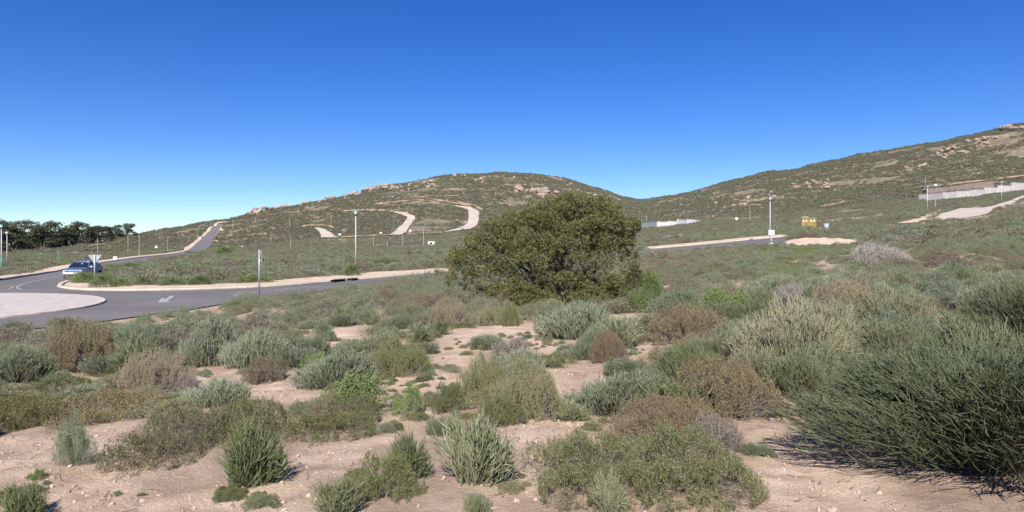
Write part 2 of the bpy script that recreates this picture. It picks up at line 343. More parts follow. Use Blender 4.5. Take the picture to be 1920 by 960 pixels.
def stick_protos(Rr, H, n, sr, m, Ls=.4, lobes=4, upb=.9, spread=.6, lift=.12):
    """succulent shrub of pencil-like upright stems"""
    lb = rlobes(Rr, Rr, H, lobes, .25); lb = [(x, y, z+H*lift, a, b, c*(1-lift)) for x, y, z, a, b, c in lb]; p, nn = dome(n, lb, .55, 1.02, H*.1)
    p = p+nn*((fbm(p[:, 0]/Rr*2.5+p[:, 2], p[:, 1]/Rr*2.5-p[:, 2], 5)-.5)*Rr*.35)[:, None]; p[:, 2] = np.maximum(p[:, 2], H*.06)
    out = p.copy(); out[:, 2] *= .25; out = out/(Rr+1e-6)
    D = norm(out*spread+np.array([0, 0, upb])+nn*.25+rng.normal(0, .24, (n, 3))); L = H*Ls*rng.uniform(.6, 1.25, n)
    k = 4; t = np.linspace(0, 1, k); bend = rng.normal(0, .1, (n, 3)); bend[:, 2] = .12
    nf = int(n*.45); par = rng.integers(0, n-nf, nf)      # forks leave the middle of another stem
    p[-nf:] = p[par]-D[par]*(L[par]*rng.uniform(.1, .55, nf))[:, None]; D[-nf:] = norm(D[par]+rng.normal(0, .42, (nf, 3))+np.array([0, 0, .1])); L[-nf:] = L[par]*rng.uniform(.35, .8, nf); p[-nf:] += D[-nf:]*L[-nf:, None]
    P = p[:, None]-D[:, None]*(L[:, None]*(1-t))[:, :, None]+bend[:, None]*(L[:, None]*(t*t-t))[:, :, None]
    P[:, :, 2] = np.maximum(P[:, :, 2], .0)
    rr = sr*rng.uniform(.75, 1.25, n)[:, None]*np.array([.8, 1.05, 1, .45])
    V, Fq = tubes(P, rr, 3); fol = me_np('foliage', V, [Fq], [m], smooth_=True)
    e = p[rng.choice(n, max(20, n//9))]*.8
    return fol, stems_me('stem', e, Rr*.08, sr*1.1, M['twig'])
def mat_protos(Rx, Ry, H, n, leaf, m, lobes=7, per=22, twn=None, tuft=1.75, lw=.58, twig='twig'):
    lb = rlobes(Rx, Ry, H, lobes, sprawl=True); nt_ = n//per; p, nn = dome(nt_, lb, .72, 1.03, .02)
    p = p+nn*((fbm(p[:, 0]/Rx*3.5+p[:, 2]/H, p[:, 1]/Rx*3.5-p[:, 2]/H, 9)-.5)*Rx*.34)[:, None]; p[:, 2] = np.maximum(p[:, 2], .01)
    pp = np.repeat(p, per, 0)+rng.normal(0, leaf*tuft*.55, (nt_*per, 3)); pp[:, 2] = np.maximum(pp[:, 2], .004)
    D = np.repeat(nn, per, 0)*.6+rng.normal(0, .8, (nt_*per, 3))+np.array([0, 0, .35])
    L = leaf*rng.uniform(.6, 1.3, nt_*per); V, Fq = leaves(pp, D, L, L*lw); fol = me_np('foliage', V, [Fq], [m])
    e = p[rng.choice(nt_, twn or max(30, nt_//5))]*.97
    return fol, stems_me('stem', e, Rx*.12, min(.006, leaf*.28), M[twig], sag=.05)
def merged(a_, b_, name):
    """one mesh out of foliage and stems, two materials"""
    def arr(me):
        v = np.empty(len(me.vertices)*3, np.float32); me.vertices.foreach_get('co', v); l = np.empty(len(me.loops), np.int32); me.loops.foreach_get('vertex_index', l)
        return v.reshape(-1, 3), l.reshape(-1, 4)
    va, fa = arr(a_); vb, fb = arr(b_)
    return me_np(name, np.concatenate([va, vb]), [fa, fb+len(va)], [a_.materials[0], b_.materials[0]], [np.zeros(len(fa)), np.ones(len(fb))])
# ---------------------------------------------------------------- ground layout traced on the photograph (points on the ground)
def pp(L): return [tuple(hit(x, y)[:2]) for x, y in L]
def dens(P, step):
    o = []
    for i in range(len(P)):
        a_ = np.array(P[i][:2]); b_ = np.array(P[(i+1) % len(P)][:2]); n = max(1, int(np.linalg.norm(b_-a_)/step))
        for k in range(n): o.append(tuple(a_+(b_-a_)*k/n))
    return o
def chaikin(P, n=2, closed=False):
    P = [np.array(p[:2], float) for p in P]
    for _ in range(n):
        Q = [] if closed else [P[0]]
        for i in range(len(P) if closed else len(P)-1):
            a_, b_ = P[i], P[(i+1) % len(P)]; Q += [a_*.75+b_*.25, a_*.25+b_*.75]
        if not closed: Q.append(P[-1])
        P = Q
    return [tuple(p) for p in P]
def patch(name, poly, offs, step, m, parent=None):
    """a sheet laid over the ground inside an outline"""
    B = dens(poly, step); P = np.array(B); lo = P.min(0); hi = P.max(0)
    gx, gy = np.meshgrid(np.arange(lo[0], hi[0], step), np.arange(lo[1], hi[1], step)); gx = gx.ravel()+1e-3; gy = gy.ravel()+1e-3
    ok = inpoly(gx, gy, P); pts = [Vector(b) for b in B]+[Vector((x, y)) for x, y in zip(gx[ok], gy[ok])]
    n = len(B); r = geometry.delaunay_2d_cdt(pts, [(i, (i+1) % n) for i in range(n)], [], 1, 1e-4)
    V = np.array([v[:] for v in r[0]]); Fc = [f for f in r[2]]; z = zt(V[:, 0], V[:, 1], V[0, 1] > 200)+offs
    me = bpy.data.meshes.new(name); me.from_pydata(np.column_stack([V, z]).tolist(), [], Fc); me.materials.append(m)
    return obj(name, me, parent)
def ribbon(name, path, w, h, offs, m, step=1.0):
    """kerb: a bar of width w and height h following a line on the ground"""
    P = [np.array(p[:2]) for p in path]; Q = []
    for a_, b_ in zip(P[:-1], P[1:]):
        n = max(1, int(np.linalg.norm(b_-a_)/step)); Q += [a_+(b_-a_)*k/n for k in range(n)]
    Q.append(P[-1]); Q = np.array(Q); T = norm(np.gradient(Q, axis=0)); N = np.column_stack([-T[:, 1], T[:, 0]])
    z = zt(Q[:, 0], Q[:, 1], False)+offs; n = len(Q); V = []
    for s_, zz in ((-.5, -.05), (-.5, h), (.5, h), (.5, -.05)): V.append(np.column_stack([Q+N*w*s_, z+zz]))
    V = np.concatenate(V); F_ = []
    for c in range(4 if h > .02 else 1):
        a0, b0 = (c, (c+1) % 4) if h > .02 else (1, 2)
        i = np.arange(n-1); F_.append(np.stack([a0*n+i, a0*n+i+1, b0*n+i+1, b0*n+i], 1))
    return obj(name, me_np(name, V, F_, [m]))
RC = np.array([-33., 32.5])
def arc(r, a0, a1, n=24): return [(RC[0]+r*math.cos(R(t)), RC[1]+r*math.sin(R(t))) for t in np.linspace(a0, a1, n)]
A_far = chaikin(pp([(112,540),(125,543),(150,545.5),(190,547),(260,547),(350,545.5),(430,543),(500,540),(560,536),(600,532),(660,527),(720,522),(780,516),(845,510)])+[(8, 83)]+pp([(1185,471),(1300,461),(1400,451),(1475,444)]), 2)
A_near = chaikin(arc(16.8, -30, 0, 5)+pp([(300,590),(420,571),(500,558),(600,547),(700,533),(800,521),(850,515)])+[(4, 74)]+pp([(1185,479),(1300,470),(1440,459),(1490,455)]), 2)
B_right = pp([(112,540),(116,535),(128,530),(142,527)])+[(-45.6, 70), (-52, 86)]+pp([(228,503),(283,492),(320,484),(350,476),(372,474)])
B_left = pp([(0,527),(60,518),(107,508),(182,495),(233,487),(260,483),(320,477),(345,473)])
asph = arc(16.8, -180, -30, 20)+list(A_near)+list(A_far)[::-1]+B_right[1:]+B_left[::-1]+[(-52, 52), (-60, 40)]
hill_road = pp([(345,473),(356,468),(366,459),(376,451),(386,440),(396,429),(407,421),(419,421),(413,429),(406,440),(401,454),(392,465),(372,474)])
R1 = pp([(587,427),(610,432),(622,439),(634,447),(618,447.5),(601,447),(602,442),(596,434)])
R2 = pp([(736,399),(752,403),(764,409),(757,420),(745,431),(730,442),(752,442),(762,436),(770,424),(779,412),(777,406),(765,402),(750,399)])
R3 = pp([(852,387),(868,391),(878,396),(879,408),(877,420),(866,427),(846,433),(832,437),(860,434),(882,431),(894,424),(898,412),(899,398),(889,393),(868,388)])
R4 = pp([(1762,402),(1742,413),(1800,411),(1850,403),(1862,396),(1890,386),(1921,371),(1990,345),(1990,332),(1921,366),(1890,378),(1860,387),(1840,390),(1800,391)])
R4v = pp([(1678,420),(1700,415),(1725,408),(1745,400),(1764,393),(1770,396),(1756,404),(1740,414),(1715,419)])
sandmound = pp([(1466,457),(1478,452),(1492,449.5),(1510,449),(1526,447.8),(1545,449.2),(1562,448.6),(1580,450.4),(1598,449.8),(1612,451.5),(1622,454),(1606,456),(1590,459),(1572,457.6),(1553,461),(1535,459.5),(1512,462),(1500,459.6),(1484,460.8)])
greenflat = pp([(1330,470),(1420,462),(1640,462),(1640,475),(1500,478),(1340,478)])
road_polys = [asph, hill_road]; bare_polys = [R1, R2, R3, R4, R4v, sandmound]
verge_A = list(A_far)[:40]
def offset(path, d):
    P = np.array([p[:2] for p in path]); T = norm(np.gradient(P, axis=0)); return [tuple(q) for q in P+np.column_stack([-T[:, 1], T[:, 0]])*d]
# sandy strips beside the roads
vA = pp([(112,540),(125,543),(150,545.5),(190,547),(260,547),(350,545.5),(430,543),(500,540),(560,536),(600,532),(660,527),(720,522),(780,516),(845,510)])
vA2 = pp([(845,503),(780,508),(720,511),(690,512),(660,517),(620,519),(580,522),(500,530),(430,534),(350,537),(260,538),(210,539),(170,535),(145,528.5),(128,530),(118,534)])
vR = pp([(1185,471),(1300,461),(1400,451),(1475,444),(1475,440),(1400,446),(1300,456),(1185,466)])
vL = pp([(-40,531),(0,527),(60,518),(107,508),(182,495),(233,487),(260,483),(320,477),(345,473),(345,470),(320,474),(260,480),(233,483),(182,490),(107,500),(60,510),(0,519),(-40,522)])
vH = pp([(345,473),(356,468),(366,459),(376,451),(386,440),(396,429),(407,421),(428,416.5),(410,417),(402,421),(390,430),(380,440),(370,450),(360,457),(345,466)])
vH2 = pp([(405,456),(413,456),(402,450),(407,440),(411,433),(423,435),(415,430),(420,421),(413,429),(406,440),(401,454)])
verges = [vA+vA2, vR, vL, vH, vH2]
# bare sand in the foreground, traced
SAND = [[(0,818),(60,822),(200,800),(262,798),(240,850),(245,905),(330,920),(400,905),(460,928),(560,870),(600,900),(600,990),(0,990)],
 [(540,885),(560,850),(620,845),(700,815),(740,780),(690,745),(715,710),(800,705),(835,655),(865,620),(1000,608),(1065,650),(1050,668),(950,640),(890,655),(862,690),(868,735),(820,770),(770,810),(700,850),(700,890),(620,895)],
 [(955,780),(1035,690),(1105,690),(1120,725),(1080,765),(1150,790),(1040,835),(985,940),(900,975),(880,935),(968,880),(950,820)],
 [(1175,660),(1250,642),(1225,690),(1190,705)], [(1380,800),(1450,800),(1720,945),(1720,990),(1400,990),(1405,880)],
 [(320,708),(450,692),(545,722),(535,742),(440,742),(350,738)], [(545,655),(580,630),(650,612),(690,638),(600,668)], [(1120,595),(1240,590),(1220,612),(1150,618)],
 [(1690,592),(1810,583),(1800,622),(1720,615)], [(1365,568),(1425,572),(1420,590),(1370,590)], [(480,738),(560,725),(565,752),(470,760)]]
def on_sand(x, y, z):
    px, py = project(x, y, z); r = np.zeros(np.shape(px), bool)
    for s_ in SAND: r |= inpoly(px, py, s_)
    return r & (y > 1)
# ---------------------------------------------------------------- the ground sheet
tt = np.linspace(-1.45, 1.45, 560)
yy = np.concatenate([np.linspace(-40, 2.2, 10), np.geomspace(2.6, 900, 640), np.geomspace(950, 9000, 26)])
gx = tt[None]*(np.maximum(yy, 2)+4)[:, None]*np.ones((1, len(tt))); gx[:10] = tt[None]*np.linspace(45, 6.4, 10)[:, None]
gy = np.broadcast_to(yy[:, None], gx.shape); gz = zt(gx, gy)
nr, nc = gx.shape; i = np.arange(nr-1)[:, None]*nc+np.arange(nc-1)[None]
me = me_np('ground', np.stack([gx, gy, gz], -1).reshape(-1, 3), [np.stack([i, i+1, i+1+nc, i+nc], -1).reshape(-1, 4)], [M['ground']], smooth_=True)
X_, Y_, Z_ = gx.ravel(), gy.ravel(), gz.ravel()
jx = (fbm(X_*1.7, Y_*1.7, 31)-.5)*.7; jy = (fbm(X_*1.7, Y_*1.7, 47)-.5)*.7
sandm = on_sand(X_+jx*.6, np.maximum(Y_+jy, 1.1), Z_).reshape(nr, nc).astype(float)
for _ in range(6): sandm[1:-1, 1:-1] = (sandm[:-2, 1:-1]+sandm[2:, 1:-1]+sandm[1:-1, :-2]+sandm[1:-1, 2:])/4
at = me.attributes.new('litter', 'FLOAT', 'POINT'); at.data.foreach_set('value', np.clip((1-sandm.ravel())*.5, 0, 1).astype(np.float32))
at = me.attributes.new('far', 'FLOAT', 'POINT'); at.data.foreach_set('value', smooth(60, 240, Y_).astype(np.float32))
tag(obj('ground', me), kind='structure')
sea = bmesh.new(); bmesh.ops.create_grid(sea, x_segments=4, y_segments=4, size=15000); tag(obj('sea', bm_me('sea', sea, M['sea']), loc=(-3000, 15600, -30)), kind='structure')
# ---------------------------------------------------------------- roads
st = lambda o: tag(o, kind='structure')
st(patch('road', asph, .05, 1.6, M['asphalt']))
st(patch('hill_road', hill_road, .30, 3, M['asphalt']))
for poly in (R1, R2, R3): st(patch('gravel_road', poly, .5, 4, M['gravel']))
st(patch('gravel_road', R4, .1, 3, M['gravel'])); st(patch('sand_verge', R4v, .14, 3, M['verge']))
so = patch('sand_mound', sandmound, .02, .9, M['verge']); st(so); _c = np.mean(np.array(sandmound), 0)
for v in so.data.vertices:
    ed = min(math.hypot(v.co.x-a, v.co.y-b) for a, b in dens(sandmound, 1.5)); v.co.z += min(ed, 2.5)*.16*(.4+1.2*float(fbm(np.array([v.co.x*.5]), np.array([v.co.y*.5]), 17)[0]))
for k, v in enumerate(verges): st(patch('sand_verge', v, .13 if k < 3 else .35, 1.2 if k < 3 else 3, M['verge']))
st(ribbon('kerb', chaikin(vA, 2), .35, .16, .05, M['concrete'])); st(ribbon('kerb', pp([(1185,471),(1300,461),(1400,451),(1475,444)]), .35, .2, .05, M['concrete']))
st(ribbon('kerb', chaikin(vL[1:9], 1), .35, .2, .05, M['concrete'])); st(ribbon('kerb', pp([(112,540),(116,535),(128,530),(142,527)]), .35, .16, .05, M['concrete']))
# the paved island of the roundabout: gently domed, with a kerb ring
ang = np.linspace(0, 2*np.pi, 97)[:-1]; rr_ = np.array([0, 3, 6, 9, 10.6, 11.05, 11.15]); V = []; 
for r_, h_ in zip(rr_, [.20, .19, .17, .13, .10, .095, .095]): V.append(np.column_stack([RC[0]+r_*np.cos(ang), RC[1]+r_*np.sin(ang), np.full(96, -1.45+h_)]))
V = np.concatenate(V); F_ = [np.array([[a*96+k, a*96+(k+1) % 96, (a+1)*96+(k+1) % 96, (a+1)*96+k] for k in range(96)]) for a in range(len(rr_)-1)]
st(obj('traffic_island', me_np('traffic_island', V, F_, [M['paving']])))
ring = []
for r_, z_ in ((11.13, -1.36), (11.14, -1.35), (11.26, -1.35), (11.28, -1.37), (11.29, -1.47)): ring.append(np.column_stack([RC[0]+r_*np.cos(ang), RC[1]+r_*np.sin(ang), np.full(96, z_)]))
st(obj('island_kerb', me_np('island_kerb', np.concatenate(ring), [np.array([[a*96+k, a*96+(k+1) % 96, (a+1)*96+(k+1) % 96, (a+1)*96+k] for k in range(96)]) for a in range(4)], [M['concrete']])))
def line(path, w, m, name='road_marking', offs=.056): return st(ribbon(name, path, w, .0, offs, m, .8))
line(chaikin(pp([(112,521),(75,526),(48,532),(34,537),(31,541),(40,544)]), 2), .14, M['white_paint'])
line(chaikin(pp([(-30,540),(0,539),(14,538),(26,540),(18,543),(0,544),(-30,545)]), 2), .14, M['yellow_paint'])
for x in np.arange(42, 190, 15): line(pp([(x, 545-.0*x), (x+8, 545.2)]), .12, M['white_paint'])
line(chaikin(pp([(429,552),(441,551.5),(450,549.5),(462,548),(500,546),(560,541),(620,537)]), 2), .13, M['white_paint'])
line(chaikin(pp([(438,557),(447,553),(462,551.5),(510,549)]), 2), .13, M['white_paint'])
line(chaikin(pp([(458,552),(480,549.5),(520,546),(565,543)]), 2), .13, M['yellow_paint'])
ar = pp([(296,569),(303,560.5),(310,562.5),(319,556.5),(328,556.5),(320,562),(314,565.5),(319,568)]); st(patch('arrow_marking', ar, .056, 5, M['white_paint']))
# gutter inlets in the kerb
for x0, x1, lb in ((622, 643, 'left dark slot of the two storm drain inlets in the far kerb'), (650, 666, 'right dark slot of the two storm drain inlets in the far kerb')):
    a_ = hit(x0, 530.5-(x0-622)*.09); b_ = hit(x1, 530.5-(x1-622)*.09); L_ = np.linalg.norm(b_[:2]-a_[:2]); th = math.atan2(b_[1]-a_[1], b_[0]-a_[0]); mid = (a_+b_)/2
    t = thing('storm_drain_inlet', lb, 'drain inlet', (mid[0], mid[1]-.1, -1.43), th, 'storm drain inlets in the kerb')
    part_box('slot', (0, -.1, .12), (L_, .3, .2), M['dark'], t); part_box('lintel', (0, 0, .265), (L_+.3, .6, .08), M['concrete'], t, .01)
# ---------------------------------------------------------------- posts, lamps and signs
def at_(px, py): h = hit(px, py); return h
def lamp_post(px, ytop, ybase, label, Y=None, green=False, detail=True, rad=.06, style='cup'):
    if Y: p = np.array([(px-CX)/F*Y, Y, float(zt((px-CX)/F*Y, Y))])
    else: p = at_(px, ybase)
    H = EYE-(ytop-HY)/F*p[1]-p[2]; k = max(1., p[1]/150)
    t = thing('street_lamp', label, 'street lamp', p, 0, 'street lamps along the roads')
    part_cyl('pole', rad*1.25*k, rad*.8*k, -.1, H-.6, M['polepaint'], t, 10)
    if green: part_cyl('lower_pole', rad*1.5, rad*1.3, -.1, 2.6, M['greenpole'], t, 10)
    if style == 'cup':
        part_cyl('collar', .09*k, .12*k, H-.62, H-.5, M['collar'], t, 10); part_cyl('lantern', .12*k, .25*k, H-.5, H-.12, M['diffuser'], t, 14)
        part_cyl('cap', .27*k, .2*k, H-.12, H, M['teal'], t, 14)
    else:
        part_cyl('collar', .07*k, .09*k, H-.62, H-.55, M['collar'], t, 10)
        bm = bmesh.new(); bmesh.ops.create_uvsphere(bm, u_segments=14, v_segments=10, radius=.28*k); bmesh.ops.translate(bm, vec=(0, 0, H-.3), verts=bm.verts); obj('lantern', bm_me('lantern', bm, M['diffuser'], True), t)
    return t
lamp_post(667, 395, 497, 'tall white street lamp with blue-green lantern, standing in the scrub left of the big bush', Y=80)
lamp_post(1444, 369, 457, 'tall street lamp right behind the small white box sign by the right road', Y=99)
lamp_post(2.5, 421, 517, 'street lamp with green lower pole at the left edge of the photo', Y=94, green=True)
lamp_post(13, 434, 499, 'street lamp with round globe lantern, second from the left edge of the photo', Y=130, style='globe')
lamp_post(1739, 348, 396, 'street lamp in front of the grey block wall, where the gravel road begins')
lamp_post(1878, 340, 376, 'street lamp beside the upper gravel road, in front of the unfinished house')
def pole(px, ytop, ybase, label, r=.08, group='slim posts scattered over the hill', name='utility_pole', m='wood', Y=None):
    p = at_(px, ybase) if not Y else np.array([(px-CX)/F*Y, Y, float(zt((px-CX)/F*Y, Y))]); H = max(1.2, EYE-(ytop-HY)/F*p[1]-p[2]); k = max(1, p[1]/280)
    t = thing(name, label, 'pole', p, 0, group); part_cyl('shaft', r*k*1.15, r*k*.85, -.3, H, M[m], t, 8); part_cyl('cap', r*k*1.5, r*k*1.3, H-.02, H+.25*k, M['signgrey'], t, 8)
    return t
for a_ in [(240,442,479,'grey pole beside the left road, left one of a pair beyond the car'), (261,442,482,'grey pole beside the left road, right one of a pair beyond the car'),
 (314,447,471,'slim pole left of where the asphalt road starts to climb'), (354,445,457,'short pole at the left side of the climbing asphalt road, the lowest there'),
 (369.5,432,446,'slim pole left of the climbing asphalt road, halfway up'), (381,422,431,'small pole left of the climbing asphalt road, near its top'),
 (436,420,431,'slim pole on the slope right of the top of the climbing asphalt road'), (479,408,417,'tiny pole below the left end of the boulder ridge'),
 (508,435,454,'slim pole on the lower slope between climbing road and shortest gravel road'), (545,445,466,'slim pole at the foot of the slope, left of the shortest gravel road'),
 (543,412,427,'slim pole halfway up the slope straight above the grey edge-on signpost'), (588,389,395,'tiny pole just below the boulder ridge on the left hill'),
 (621,405,421,'slim pole above the upper end of the shortest gravel road'), (707,376,383,'tiny pole at the left end of the upper orange dirt track'),
 (700,441,463,'slim pole at the foot of the hill right of the white street lamp'), (755,441,461,'slim pole under the lower end of the middle gravel road'),
 (794,428,462,'tallest slim pole at the foot of the hill, beside the small white kiosk'), (727,453,461,'short pole between two taller ones at the foot of the hill'),
 (746,411,420,'small pole left of the middle gravel road bend'), (872,414,427,'small pole on the left side of the right gravel switchback'),
 (183,447,476,'thin pole seen just above the give way sign'), (1406,387,416,'slim grey pole on the scrub left of the right-hand street lamp'),
 (1530,357,375,'slim pole under the boulders on the right hill'), (1735,331,353,'slim pole on the slope above the left end of the grey block wall'),
 (1212,403,423,'pole at the palisade fence beside the white wall')]: pole(*a_)
pole(109, 473, 493, 'short grey post in the scrub to the left behind the silver car', .05, None, 'marker_post')
pole(1754, 376, 390, 'short grey post in the scrub just right of the lamp before the block wall', .1, None, 'marker_post')
# edge-on sign post in front of the near road
p = np.array([(486-CX)/F*41, 41, float(zt((486-CX)/F*41, 41))]); t = thing('sign_post', 'grey steel signpost seen edge-on, standing by the near edge of the road', 'signpost', p, R(20.8)); H = EYE-(466-HY)/F*41-p[2]
part_cyl('post', .045, .045, -.1, H, M['signgrey'], t, 12); part_cyl('cap', .06, .05, H-.02, H+.04, M['black'], t, 12)
part_box('sign_plate', (.14, 0, H-.48), (.025, .55, .75), M['signgrey'], t); 
for z_ in (.2, .75): part_box('bracket', (.085, 0, H-z_), (.1, .05, .04), M['galv'], t)
# give way sign seen from behind
Yg = 62; p = np.array([(178-CX)/F*Yg, Yg, -1.4]); t = thing('give_way_sign', 'triangular give way sign seen from behind, in front of the silver car', 'road sign', p, R(8)); H = EYE-(477.5-HY)/F*Yg-p[2]
part_cyl('post', .055, .055, -.1, H+.02, M['galv'], t, 12, 0, -.07)
bm = bmesh.new(); hw = .62; pts = [(-hw, 0), (hw, 0), (0, -hw*1.45)]; fr = [bm.verts.new((x, -.012, H+z)) for x, z in pts]; bk = [bm.verts.new((x, .012, H+z)) for x, z in pts]
bm.faces.new(fr[::-1]); bm.faces.new(bk)
for i in range(3): bm.faces.new([fr[i], fr[(i+1) % 3], bk[(i+1) % 3], bk[i]])
bmesh.ops.recalc_face_normals(bm, faces=bm.faces); bmesh.ops.bevel(bm, geom=[e for e in bm.edges if abs(e.verts[0].co.y-e.verts[1].co.y) > .02], offset=.05, segments=3, affect='EDGES')
obj('sign_plate', bm_me('sign_plate', bm, M['signgrey']), t)
part_box('sticker', (.26, -.018, H-.24), (.14, .006, .09), M['white'], t)
for z_ in (.12, .55): part_box('bracket', (0, -.03, H-z_), (.3 if z_ < .3 else .12, .04, .05), M['galv'], t)
# white box sign by the right road
p = at_(1446, 457.5); t = thing('box_sign', 'small white double box sign on a thin post beside the right road', 'sign', p); k_ = p[1]/F
part_cyl('post', .06, .05, -.1, 17*k_, M['polepaint'], t, 10); part_box('box', (-.22*k_*12, 0, 21.5*k_), (5.2*k_, .3, 9.5*k_), M['white'], t, .02); part_box('box', (.26*k_*12, .02, 21.5*k_), (4.6*k_, .3, 9.0*k_), M['white'], t, .02)
part_cyl('base', .5, .4, -.1, .14, M['concrete'], t, 12)
# small white signs and markers
def small_sign(px, py, s, label, shape='box', legs=True, group='small white markers in the scrub', name='marker_sign'):
    p = at_(px, py+s*.9); k = p[1]/F; t = thing(name, label, 'sign', p, 0, group); s_ = s*k
    if legs: part_cyl('post', .05*max(1, k*4), .05*max(1, k*4), -.1, s_*.9, M['wood'], t, 6)
    bm = bmesh.new()
    if shape == 'box': box(bm, (0, 0, s_*.95), (s_*1.1, s_*.2, s_*.75))
    elif shape == 'tri':
        a0 = [bm.verts.new(v) for v in ((-s_*.65, -.1, s_*.5), (s_*.65, -.1, s_*.5), (0, -.1, s_*1.5), (-s_*.65, .1, s_*.5), (s_*.65, .1, s_*.5), (0, .1, s_*1.5))]
        for f in ((0, 1, 2), (5, 4, 3), (0, 3, 4, 1), (1, 4, 5, 2), (2, 5, 3, 0)): bm.faces.new([a0[q] for q in f])
    else:
        bmesh.ops.create_cone(bm, cap_ends=True, segments=14, radius1=s_*.5, radius2=s_*.5, depth=.15, matrix=Matrix.Translation((0, 0, s_*1.1)) @ Matrix.Rotation(R(90), 4, 'X'))
    obj('plate', bm_me('plate', bm, M['white']), t); return t
small_sign(216, 484, 6.5, 'white rectangular sign at the left road verge, right of the give way sign')
small_sign(293, 463, 5, 'white triangular marker in the scrub left of the climbing road', 'tri')
small_sign(714, 437, 3.5, 'tiny white sign at the left foot of the middle gravel road'); small_sign(637, 440, 4, 'tiny white sign at the right foot of the shortest gravel road')
small_sign(769, 433, 3.5, 'tiny white sign on the right edge of the middle gravel road'); small_sign(1381, 411, 5, 'white round sign in the scrub left of the right-hand street lamp', 'disc')
small_sign(1754, 347, 4, 'white marker on the slope left of the unfinished brown house'); small_sign(6, 464, 4, 'white sign in the scrub between the two leftmost lamps')
# gate pillars in front of the gum trees
for q, (px, yt, yb, w) in enumerate([(72.5,460,468,2.6), (103.5,456.5,463.5,2.6), (118,456,460,1.6), (130,454,459,2.2), (142,454,458.5,2.2), (152.5,452.5,456.5,2.2), (172,451,453.5,1.8), (178,450.5,453,1.8)]):
    p = at_(px, yb); k = p[1]/F; t = thing('gate_pillar', ['leftmost and tallest white pillar before the gum trees', 'second white pillar from the left before the gum trees'][q] if q < 2 else 'small white pillar before the right half of the gum trees', 'pillar', p, 0, 'white pillars before the gum trees')
    part_box('pillar', (0, 0, (yb-yt)*k/2), (w*k, w*k, (yb-yt)*k+.2), M['white'], t); part_box('cap', (0, 0, (yb-yt)*k+.2), (w*k*1.3, w*k*1.3, .25), M['white'], t)
p = at_(191, 451.5); k = p[1]/F; t = thing('low_building', 'low white building behind the gum trees', 'building', p+np.array([0, 6, 0]), .1)
part_box('wall', (0, 0, 2*k), (14*k, 5, 5*k), M['whitewall'], t); part_box('roof', (0, 0, 4.8*k), (15*k, 5.6, .5), M['white'], t)
# small white kiosk at the foot of the hill
p = at_(809, 459.5); k = p[1]/F; t = thing('service_kiosk', 'small white kiosk with a dark opening at the foot of the left hill', 'kiosk', p)
part_box('cabin', (0, 0, 2.7*k), (12*k, 5*k, 6*k), M['white'], t, .03); part_box('roof', (0, 0, 5.9*k), (13*k, 6*k, .2), M['white'], t); part_box('opening', (-.5*k, -2.52*k, 3.2*k), (5*k, .06, 3*k), M['dark'], t); part_box('leg', (-4.5*k, -2.53*k, 1.2*k), (2*k, .05, 1.5*k), M['dark'], t)
# ochre electrical kiosk with its doors and vents, grey drum beside it
p = at_(1520, 428.5); k = p[1]/F; t = thing('electrical_kiosk', 'ochre yellow electrical kiosk with doors standing in the scrub', 'electrical box', p+np.array([0, 1.0, 0]), R(-22))
w_, d_, h_ = 26*k, 17*k, 17.5*k
part_box('plinth', (0, 0, .05), (w_+.15, d_+.15, .3), M['concrete'], t); part_box('cabinet', (0, 0, .2+h_/2), (w_, d_, h_), M['ochre'], t, .04)
part_box('roof', (0, 0, .24+h_), (w_+.2, d_+.2, .12), M['ochre_d'], t, .03); part_box('vent_hood', (-w_*.22, 0, .42+h_), (w_*.42, d_*.5, .42), M['ochre_d'], t, .03)
for q in range(2):
    dx = (q-.5)*w_*.5; dr = part_box('door', (dx, -d_/2-.02, .2+h_/2), (w_*.46, .05, h_*.9), M['ochre'], t, .01)
    part_box('handle', (dx+w_*.12, -d_/2-.07, .15+h_*.42), (.1, .06, h_*.18), M['dark'], dr)
    for z_ in range(2): part_box('louvre', (dx-w_*.1+z_*w_*.2, -d_/2-.06, .2+h_*.72), (w_*.06, .03, h_*.2), M['white'], dr)
part_box('side_door', (-w_/2-.02, 0, .2+h_/2), (.04, d_*.85, h_*.85), M['ochre_d'], t, .01)
p = at_(1549.5, 430); k = p[1]/F; t = thing('water_drum', 'grey upright plastic drum right of the ochre kiosk', 'drum', p)
part_cyl('drum', 4.4*k, 4.6*k, -.1, 10*k, M['tank'], t, 20); part_cyl('lid', 4.7*k, 4.2*k, 10*k, 11*k, M['tank'], t, 20)
# palisade fence and white wall at the foot of the saddle
fp = [at_(1179, 431), at_(1196, 429.5), at_(1214, 428), at_(1232, 426.5)]; t = thing('palisade_fence', 'grey palisade fence just right of the big bush', 'fence', fp[0])
a_, b_ = fp[0], fp[-1]; n = 14
for q in range(n):
    c = (a_+(b_-a_)*q/(n-1))-a_; part_box('post', (c[0], c[1], c[2]+1.1), (.2, .18, 2.3), M['fence'], t)
bm = bmesh.new(); d = b_-a_; L_ = np.linalg.norm(d[:2]); th = math.atan2(d[1], d[0])
for q in range(110):
    c = d*q/109; box(bm, (c[0], c[1], c[2]+1.0), (.1, .05, 2.0))
tag(obj('pale', bm_me('pale', bm, M['fence']), t), kind='stuff')
for z_ in (.5, 1.6):
    part_box('rail', (d[0]/2, d[1]/2, d[2]/2+z_), (np.linalg.norm(d), .08, .12), M['fence'], t, 0, Matrix.Rotation(th, 3, 'Z') @ Matrix.Rotation(-math.atan2(d[2], L_), 3, 'Y'))
